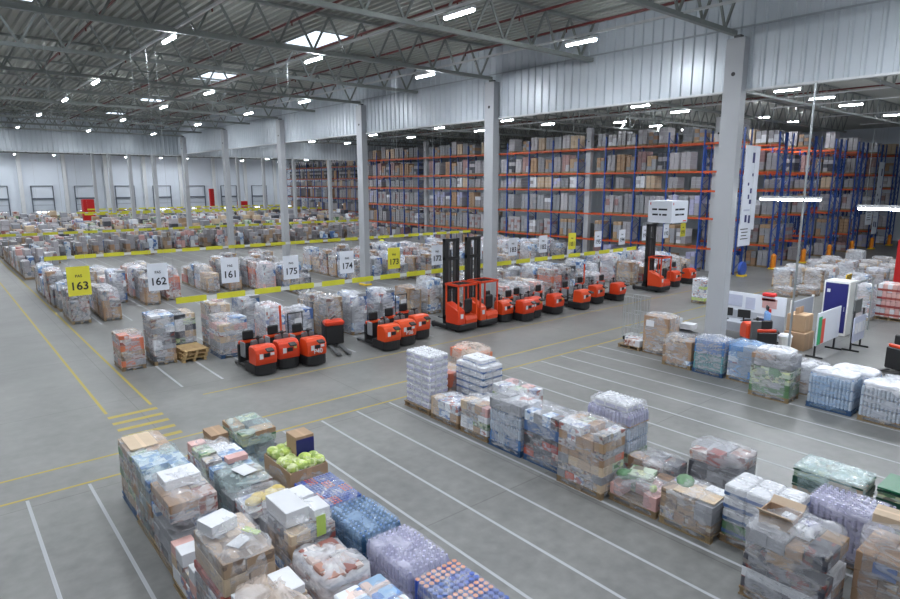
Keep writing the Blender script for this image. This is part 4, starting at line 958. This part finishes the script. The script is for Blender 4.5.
# rack load prototypes per level height
def rack_mesh(seed, h, cols):
    r_ = random.Random(seed); mb = MB(); mb.box((0, 0, .07), (1.1, .8, .13), 0); z = .145; hh = h * r_.uniform(.68, 1.0)
    n = max(2, int(round((hh - .14) / .3))); d = (hh - .145) / n; one = r_.random() < .6; c0 = 1 + r_.randrange(len(cols))
    for k in range(n):
        for j in range(2):
            mb.box((0, -.2 + .4 * j, z + d / 2), (1.0, .365, d - .012), c0 if one else 1 + r_.randrange(len(cols)), ch=.015)
        z += d
    return mb.mesh('rack_load', ['wood'] + cols)
RC = [['carton_grey', 'rack_film'], ['kraft', 'kraft_pale'], ['rack_film', 'carton_lilac'], ['rack_film', 'rack_rose'], ['carton_grey', 'kraft'], ['carton_dark', 'rack_film'], ['rack_film', 'carton_white'], ['rack_rose', 'carton_grey']]
rname = ['grey and white', 'brown', 'white and lilac', 'grey and pink', 'mixed grey', 'dark', 'white', 'red and pink']
rm = {}
for lv in range(6):
    for k in range(8): rm[(lv, k)] = rack_mesh(900 + lv * 8 + k, LH[lv], RC[k])
R3 = random.Random(31)
rest = []; lvn = ('floor', 'second', 'third', 'fourth', 'fifth', 'top')
def fill(x, y0, nb, where, cap=None, p=.9, skip=()):
    for i in range(nb):
        for lv in range(6):
            for j in range(3):
                y = y0 + i * BAY + .52 + .93 * j
                if any(abs(y - s) < .75 for s in skip) or R3.random() > p: continue
                k = R3.choice((0, 0, 1, 2, 3, 4, 4, 5, 6, 7, 3)); me = rm[(lv, k)]
                z = LV[lv]
                if cap and y > cap: rest.append((x + .55, y, z, me)); continue
                o = link('rack_load', me, None, (x + .55 + R3.uniform(-.05, .03), y, z), R3.uniform(-.02, .02))
                tag(o, '%s cartons palletised on the %s level of %s' % (rname[k], lvn[lv], where), 'rack load', 'palletised cartons in ' + where)
X1 = 44.5
rack(X1, 20.65, 17, 'long blue rack with orange beams facing the numbered lanes'); fill(X1, 20.65, 17, 'the long rack', cap=51, skip=(22.75, 34.35, 45.95, 57.55))
for q in range(6):
    x = 50.2 + 5.8 * q
    rack(x, 20.6, 2, ('first', 'second', 'third', 'fourth', 'fifth', 'outermost')[q] + ' short rack beyond the long rack, end-on to the aisle', double=True)
    if q < 4: fill(x, 20.6, 1 if q else 2, 'the %s short rack' % ('first', 'second', 'third', 'fourth')[q], p=.9)
    else:
        for i in range(3):
            for lv in range(6): rest.append((x + .55, 21.1 + .9 * i, LV[lv], rm[(lv, R3.randrange(8))]))
    gd = thing('rack_end_guard', 'orange rounded end guard at the foot of the %s short rack' % ('first', 'second', 'third', 'fourth', 'fifth', 'outermost')[q], 'end guard', (x - .35, 20.1, 0), 0, 'orange rack end guards')
    MB().box((0, 0, 0.6), (0.55, 0.3, 1.2), ch=.14).obj('shell', 'guard_orange', gd); MB().box((0, -.02, 0.06), (0.75, 0.5, 0.12), ch=.03).obj('foot_plate', 'guard_yellow', gd)
mg = thing('rack_end_guard', 'blue hose-reel shaped end guard at the foot of the long rack', 'end guard', (X1 - .3, 19.9, 0)); MB().cyl((0, 0.1, .55), (0, -.1, .55), .5, 18).obj('shell', 'can_blue', mg); MB().box((0, 0, .06), (.6, .5, .12)).obj('foot_plate', 'guard_yellow', mg)
rack(57.0, 84, 12, 'dark rack with red beams standing beyond the cross band', beam_r)
for i in range(36):
    for lv in range(6):
        if R3.random() < .8: rest.append((57.55, 84.5 + .93 * i, LV[lv], rm[(lv, R3.choice((5, 5, 1, 0, 5)))]))
merged([q for q in rest if q[0] < 46], 'far_bay_goods', 'palletised goods filling the far bays of the long rack')
merged([q for q in rest if q[0] > 60 and q[1] < 40], 'outer_rack_goods', 'palletised goods in the outermost short racks')
merged([q for q in rest if q[1] > 80], 'dark_rack_goods', 'dark palletised goods filling the red-beamed rack beyond the cross band')
# ---------------------------------------------------------------- hanging signs and yellow tapes
YS = 24.0; SX = [3.74, 6.26, 8.93, 11.52, 14.23, 16.80, 19.44, 22.17, 24.9, 27.43, 30.08, 32.69, 35.31, 38.02, 40.72, 43.06]
NUM = ['163', '162', '161', '175', '174', '173', '172', '171', '183', '182', '181', '195', '194', '193', '192', '191']
SZ = [3.25, 3.15, 3.16, 3.05, 3.05, 3.03, 2.99, 3.05, 3.05, 3.05, 3.06, 3.04, 3.02, 3.16, 3.16, 3.14]
for x, nn, z in zip(SX, NUM, SZ):
    ye = nn in ('163', '173', '181', '191')
    t = thing('lane_sign', '%s hanging lane sign numbered %s' % ('yellow' if ye else 'white', nn), 'sign', (x, YS, z), 0, 'hanging lane signs')
    MB().box((0, 0, 0), (0.7, 0.012, 1.0)).obj('board', 'sign_yellow' if ye else 'sign_white', t)
    lettering(t, 'PAS', 0.13, (0, -0.009, 0.17)); lettering(t, nn, 0.38, (0, -0.009, -0.18))
    for s in (-1, 1): MB().cyl((s * .25, 0, .5), (s * .25, 0, 12.87 - z), .004, 4).obj('hanger', 'galvanised', t)
def tape(x0, x1, y, z, label, rows=1):
    t = thing('barrier_tape', label, 'tape', ((x0 + x1) / 2, y, z), 0, 'yellow hanging tapes'); L_ = x1 - x0
    MB().box((0, 0, 0), (L_, 0.006, 0.16)).obj('carrier', 'tape_pale', t); a = -L_ / 2
    while a < L_ / 2 - .3:
        w = min(1.15, L_ / 2 - a); MB().box((a + w / 2, -0.002, 0), (w, 0.012, 0.235)).obj('yellow_panel', 'tape_yellow', t); a += 1.55
    n = 3
    for i in range(n + 1): MB().cyl((-L_ / 2 + L_ * i / n, 0.0, .1), (-L_ / 2 + L_ * i / n, 0, 12.87 - z), .004, 4).obj('suspension_wire', 'galvanised', t)
tape(6.9, 37.5, 24.3, 2.13, 'yellow tape strung behind the parked trucks under the numbered signs'); tape(5.0, 38.5, 42.6, 2.2, 'yellow tape strung across the middle lanes'); tape(4.6, 41.0, 64.4, 2.2, 'yellow tape strung across the empty far lanes')
tape(17.5, 55.5, 102, 2.2, 'yellow tape strung in the dock area beyond the cross band'); tape(17.5, 55.5, 108, 2.2, 'second yellow tape strung in the dock area beyond the cross band'); tape(20.4, 55.5, 116, 2.4, 'yellow tape closest to the dock doors')
# box sign with two lettered faces
t = thing('box_sign', 'white cube-shaped hanging sign with two lines of dark lettering on each face', 'sign', (28.9, 17.0, 5.13))
MB().box((0, 0, 0), (1.55, 1.3, 1.1), ch=.01).obj('box', 'sign_white', t)
for dz, wds in ((0.12, (0.30, 0.52)), (-0.14, (0.34, 0.12, 0.26))):
    tot = sum(wds) + .05 * (len(wds) - 1); a = -tot / 2
    for w in wds:
        ubox('dark_word', t, (a + w / 2, -0.655, dz), (w, 0.008, 0.09), 'ink', sharp=True); ubox('dark_word', t, (-0.78, -(a + w / 2), dz), (0.008, w * .92, 0.09), 'ink', sharp=True); a += w + .05
ubox('red_mark', t, (-0.62, -0.655, 0.4), (0.05, 0.008, 0.12), 'ink_red', sharp=True); ubox('red_mark', t, (-0.78, 0.52, 0.4), (0.008, 0.05, 0.12), 'ink_red', sharp=True); ubox('red_mark', t, (0.5, -0.655, -0.46), (0.3, 0.008, 0.06), 'ink_red', sharp=True)
for s in (-.6, .6): MB().cyl((s, 0, .55), (s, 0, 12.87 - 5.13), .006, 4).obj('suspension_wire', 'galvanised', t)
# tall instruction banners on the rack ends
for x, z0, z1, w, lb in ((44.2, 3.3, 9.1, 2.2, 'tall white instruction banner with blue pictograms hanging at the end of the long rack'), (72.3, 1.6, 8.6, 1.5, 'tall white instruction banner hanging at an outer rack end')):
    t = thing('instruction_banner', lb, 'banner', (x, 19.85, 0)); MB().box((0, 0, (z0 + z1) / 2), (w, .02, z1 - z0)).obj('cloth', 'sign_white', t)
    h = z1 - z0
    for q, (dx, fz, sx, sz) in enumerate(((.2, .86, .35, .7), (.25, .66, .2, .2), (-.3, .55, .2, .2), (.15, .47, .25, .35), (-.15, .40, .2, .3), (.15, .34, .3, .3), (-.25, .24, .9, .12), (-.3, .14, .3, .5), (.25, .13, .3, .55))):
        ubox('pictogram', t, (dx, -.016, z0 + h * fz), (sx, .008, sz), 'ink_blue' if q != 6 else 'paper_grey', sharp=True)
    for s in (-.6, .6): MB().cyl((s, 0, z1), (s, 0, 12.87), .006, 4).obj('suspension_wire', 'galvanised', t)
for x, y, z, lb in ((42.75, 19.3, 3.07, 'small white notice with text lines hanging by the big banner of the long rack'), (69.0, 19.5, 3.4, 'small white notice with text lines hanging by the outer rack ends')):
    t = thing('notice_board', lb, 'notice', (x, y, z)); MB().box((0, 0, 0), (1.8, .02, 1.5)).obj('board', 'sign_white', t)
    for q in range(4): ubox('text_line', t, (-.15 + .08 * (q % 2), -.016, .4 - .22 * q), (1.1 - .15 * (q % 3), .008, .06), 'ink', sharp=True)
    for s in (-.72, .62): MB().cyl((s, 0, .75), (s, 0, 12.885 - z), .006, 4).obj('suspension_wire', 'galvanised', t)
    MB().box((0, 0, 12.88 - z), (1.5, .04, .02)).obj('ceiling_bar', 'galvanised', t)
# ---------------------------------------------------------------- office corner
t = thing('office_screen', 'long white and grey partition screen with papers and a red cap, by the big column', 'partition', (27.0, 11.65, 0))
MB().box((0, 0, 0.55), (0.06, 2.9, 1.0)).obj('grey_panel', 'screen_grey', t); MB().box((0, 0, 1.42), (0.07, 2.9, 0.8)).obj('white_panel', 'sign_white', t)
for y, z, sy, sz, mm in ((0.75, 1.45, 0.8, 0.5, 'paper_grey'), (0.0, 1.4, 0.4, 0.5, 'paper_grey'), (-0.8, 1.5, 0.6, 0.4, 'carton_pink'), (-0.8, 1.2, 0.2, 0.15, 'ink_red'), (-0.75, 1.66, 0.55, 0.1, 'ink_red'), (-0.55, 0.75, 0.42, 0.3, 'carton_white'), (-0.55, 0.75, 0.3, 0.16, 'cabinet_navy')):
    ubox('pinned_paper', t, (-0.045 - (0.006 if mm == 'cabinet_navy' else 0), y, z), (0.012, sy, sz), mm, sharp=True)
MB().box((0, -.75, 1.88), (0.3, 0.5, 0.14), ch=.03).obj('red_cap', 'ink_red', t)
for s in (-1.3, 1.3): MB().box((0, s, .03), (.4, .06, .06)).obj('foot', 'screen_grey', t)
t = thing('office_screen', 'grey fabric partition screen joining the navy cabinet', 'partition', (28.3, 10.05, 0)); MB().box((0, 0, .85), (2.3, .06, 1.6)).obj('grey_panel', 'screen_grey', t)
for s in (-1, 1): MB().box((s, 0, .03), (.06, .4, .06)).obj('foot', 'screen_grey', t); MB().box((s * 1.14, 0, .87), (.05, .08, 1.7)).obj('edge_post', 'cabinet_white', t)
t = thing('tall_cabinet', 'white tall cabinet with a navy blue front and small white tag', 'cabinet', (30.2, 9.25, 0))
MB().box((0, 0, 1.2), (0.95, 1.0, 2.35)).obj('body', 'cabinet_white', t); d = MB().box((-0.485, 0, 1.22), (0.02, 0.88, 2.15)).obj('door', 'cabinet_navy', t); MB().box((-0.5, 0.3, 1.95), (0.012, 0.12, 0.14)).obj('white_tag', 'carton_white', d); MB().box((-.505, -.36, 1.2), (.03, .03, .2)).obj('handle', 'galvanised', d)
t = thing('glass_screen', 'clear framed screen standing round the navy cabinet', 'partition', (30.9, 8.55, 0)); MB().box((0, 0, 1.2), (2.2, .02, 2.3)).obj('pane', 'acrylic', t)
for s in (-1.1, 1.1): MB().box((s, 0, 1.2), (.05, .05, 2.4)).obj('post', 'galvanised', t)
MB().box((0, 0, 2.38), (2.2, .05, .05)).obj('rail', 'galvanised', t)
t = thing('whiteboard', 'white presentation board with green and red stripes on black legs', 'board', (26.2, 8.3, 0))
MB().box((0, 0, 1.12), (2.35, .04, 1.25)).obj('panel', 'sign_white', t); ubox('green_stripe', t, (-0.95, -.028, 1.05), (0.32, .012, 1.08), 'board_green', sharp=True); ubox('red_stripe', t, (-0.62, -.028, 1.0), (0.3, .012, 0.95), 'board_red', sharp=True)
for s in (-1, 1): MB().box((s, .05, .6), (.06, .06, 1.2)).obj('leg', 'truck_black', t); MB().box((s, .05, .03), (.08, .6, .06)).obj('foot', 'truck_black', t)
t = thing('display_board', 'grey leaflet board with a dark screen above it beside the striped whiteboard', 'board', (27.9, 7.75, 0))
MB().box((0, 0, .85), (1.3, .04, 1.0)).obj('panel', 'paper_grey', t); MB().box((-.1, .1, 1.75), (.8, .06, .55)).obj('dark_screen', 'truck_grey', t)
for s in (-.55, .55): MB().box((s, .05, .8), (.06, .06, 1.6)).obj('leg', 'truck_black', t); MB().box((s, .05, .03), (.08, .6, .06)).obj('foot', 'truck_black', t)
for q in range(3): ubox('leaflet', t, (-.4 + .4 * q, -.03, .9), (.3, .012, .42), 'carton_white', sharp=True)
t = thing('cardboard_box', 'open brown cardboard box stack in front of the navy cabinet', 'box', (26.3, 9.35, 0)); ubox('lower_carton', t, (0, 0, .35), (.9, .8, .7), 'kraft'); ubox('upper_carton', t, (0.1, .05, 1.05), (.8, .7, .68), 'kraft'); ubox('flap', t, (0.1, .1, 1.5), (.75, .03, .3), 'kraft')
t = thing('office_chair', 'dark office chair with a light blue jacket hung over its back', 'chair', (26.1, 10.3, 0), .6)
for a in range(5): MB().bar((0, 0, .1), (.3 * math.cos(a * 1.257), .3 * math.sin(a * 1.257), .05), .05).obj('leg', 'truck_black', t)
MB().cyl((0, 0, .1), (0, 0, .48), .03).obj('stem', 'truck_black', t); MB().box((0, 0, .52), (.5, .5, .1), ch=.04).obj('seat', 'truck_black', t); MB().box((0, .24, .95), (.46, .08, .75), ch=.04).obj('backrest', 'truck_black', t); MB().box((0, .25, 1.5), (.34, .07, .2), ch=.03).obj('headrest', 'truck_black', t); MB().box((0, .23, 1.1), (.52, .17, .52), ch=.06).obj('jacket', 'jacket_blue', t)
t = thing('waste_bin', 'white round bin with a lid among the office clutter', 'bin', (25.4, 9.5, 0)); MB().cyl((0, 0, 0), (0, 0, .6), .2, 16, 0, .24).obj('body', 'cabinet_white', t); MB().cyl((0, 0, .6), (0, 0, .68), .26, 16, 0, .2).obj('lid', 'carton_white', t)
t = thing('work_desk', 'cluttered grey desk between the office screens', 'desk', (26.0, 11.9, 0)); MB().box((0, 0, .74), (.8, 1.5, .04)).obj('desktop', 'screen_grey', t)
for a in (-.35, .35):
    for c_ in (-.7, .7): MB().box((a, c_, .36), (.05, .05, .72)).obj('leg', 'truck_black', t)
for y in (-.4, .35):
    mo = thing('monitor', 'black computer monitor on the cluttered grey desk', 'monitor', (26.1, 11.9 + y, .76), .2, 'desk monitors'); MB().box((0, 0, .32), (.05, .5, .34)).obj('screen', 'truck_black', mo); MB().box((0, 0, .09), (.05, .06, .18)).obj('stand', 'truck_black', mo); MB().box((0, 0, .01), (.2, .22, .02)).obj('base', 'truck_black', mo)
# wire roll cage at the aisle end of the row
t = thing('roll_cage', 'tall empty wire roll cage at the aisle end of the pallet row', 'cage', (22.35, 14.3, 0))
MB().box((0, 0, .2), (.7, .8, .04)).obj('deck', 'galvanised', t); cg = MB()
for a in (-.34, .34):
    for c_ in (-.39, .39): cg.cyl((a, c_, .2), (a, c_, 1.9), .015, 6)
    for z in (.6, 1.2, 1.88): cg.cyl((a, -.39, z), (a, .39, z), .01, 5)
    for q in range(5): cg.cyl((a, -.3 + .15 * q, .2), (a, -.3 + .15 * q, 1.88), .006, 4)
cg.obj('wire_sides', 'galvanised', t)
for a in (-.28, .28):
    for c_ in (-.32, .32): MB().cyl((a - .02, c_, .09), (a + .02, c_, .09), .09, 10).obj('castor', 'truck_black', t)
# red cabinets and pillars
for x, y, w, h, lb in ((45.2, 10.6, .9, 3.2, 'tall red steel cabinet past the white film loads'), (20.9, 118.0, 1.7, 4.0, 'broad red fire cabinet in the dock area beside a row of goods'), (48.0, 120.0, 1.6, 3.2, 'red fire cabinet in the dock area beyond the slim columns'), (43.5, 124.0, .8, 5.6, 'slim tall red pillar before the dock doors')):
    t = thing('red_cabinet', lb, 'cabinet', (x, y, 0)); MB().box((0, 0, h / 2), (w, w * .8, h), ch=.05).obj('body', 'red_cabinet', t); MB().box((0, -w * .4 - .012, h * .5), (w * .8, .02, h * .85)).obj('door', 'red_cabinet', t); MB().box((w * .3, -w * .4 - .03, h * .5), (.05, .03, .2)).obj('handle', 'galvanised', t)
t = thing('hazard_post', 'yellow and black striped hazard board behind the white film load', 'barrier', (35.4, 10.6, 0)); MB().box((0, 0, .9), (.08, .08, 1.8)).obj('post', 'guard_yellow', t); MB().box((0, -.05, 1.8), (.8, .03, .4)).obj('board', 'guard_yellow', t)
for q in range(4): link('black_stripe', plain, t, (-.3 + .2 * q, -.07, 1.8), 0, (.08, .01, .42), 'truck_black').rotation_euler = (0, .5, 0)
# worker in the lanes behind the signs
def person(x, y, rz, label):
    t = thing('person', label, 'person', (x, y, 0), rz)
    J = [(0, 0, .96, .15), (0, 0, 1.18, .14), (0, 0, 1.42, .16), (0, 0, 1.52, .06), (0, -.01, 1.62, .085), (0, -.01, 1.74, .09),
         (.19, 0, 1.42, .07), (.25, -.04, 1.16, .05), (.23, -.2, .98, .04), (.23, -.28, .93, .035), (-.19, 0, 1.42, .07), (-.25, -.04, 1.16, .05), (-.22, -.18, 1.0, .04), (-.22, -.26, .95, .035),
         (.1, 0, .88, .1), (.11, -.02, .5, .07), (.11, .02, .09, .05), (.11, -.13, .04, .045), (-.1, 0, .88, .1), (-.11, -.02, .5, .07), (-.11, .02, .09, .05), (-.11, -.13, .04, .045)]
    E = [(0, 1), (1, 2), (2, 3), (3, 4), (4, 5), (2, 6), (6, 7), (7, 8), (8, 9), (2, 10), (10, 11), (11, 12), (12, 13), (0, 14), (14, 15), (15, 16), (16, 17), (0, 18), (18, 19), (19, 20), (20, 21)]
    me = bpy.data.meshes.new('body'); me.from_pydata([j[:3] for j in J], E, []); o = link('body', me, t)
    md = o.modifiers.new('skin', 'SKIN'); sv = me.skin_vertices[0].data
    for i, j in enumerate(J): sv[i].radius = (j[3], j[3]); sv[i].use_root = i == 0
    o.modifiers.new('sub', 'SUBSURF').levels = 1; me.materials.append(M['truck_black'])
    MB().sphere((0, -.01, 1.68), .112, 10, 7, sc3=(.9, 1, 1.15)).obj('face', 'skin', t, smooth=True); MB().sphere((0, .015, 1.73), .118, 10, 7, sc3=(.95, 1, .85)).obj('hair', 'truck_black', t, smooth=True)
    MB().box((0, 0, 1.25), (.42, .3, .46), ch=.08).obj('vest', 'hi_vis', t)
person(32.0, 47.6, 2.5, 'person in dark clothes and a yellow vest on the empty lanes past sign 173')
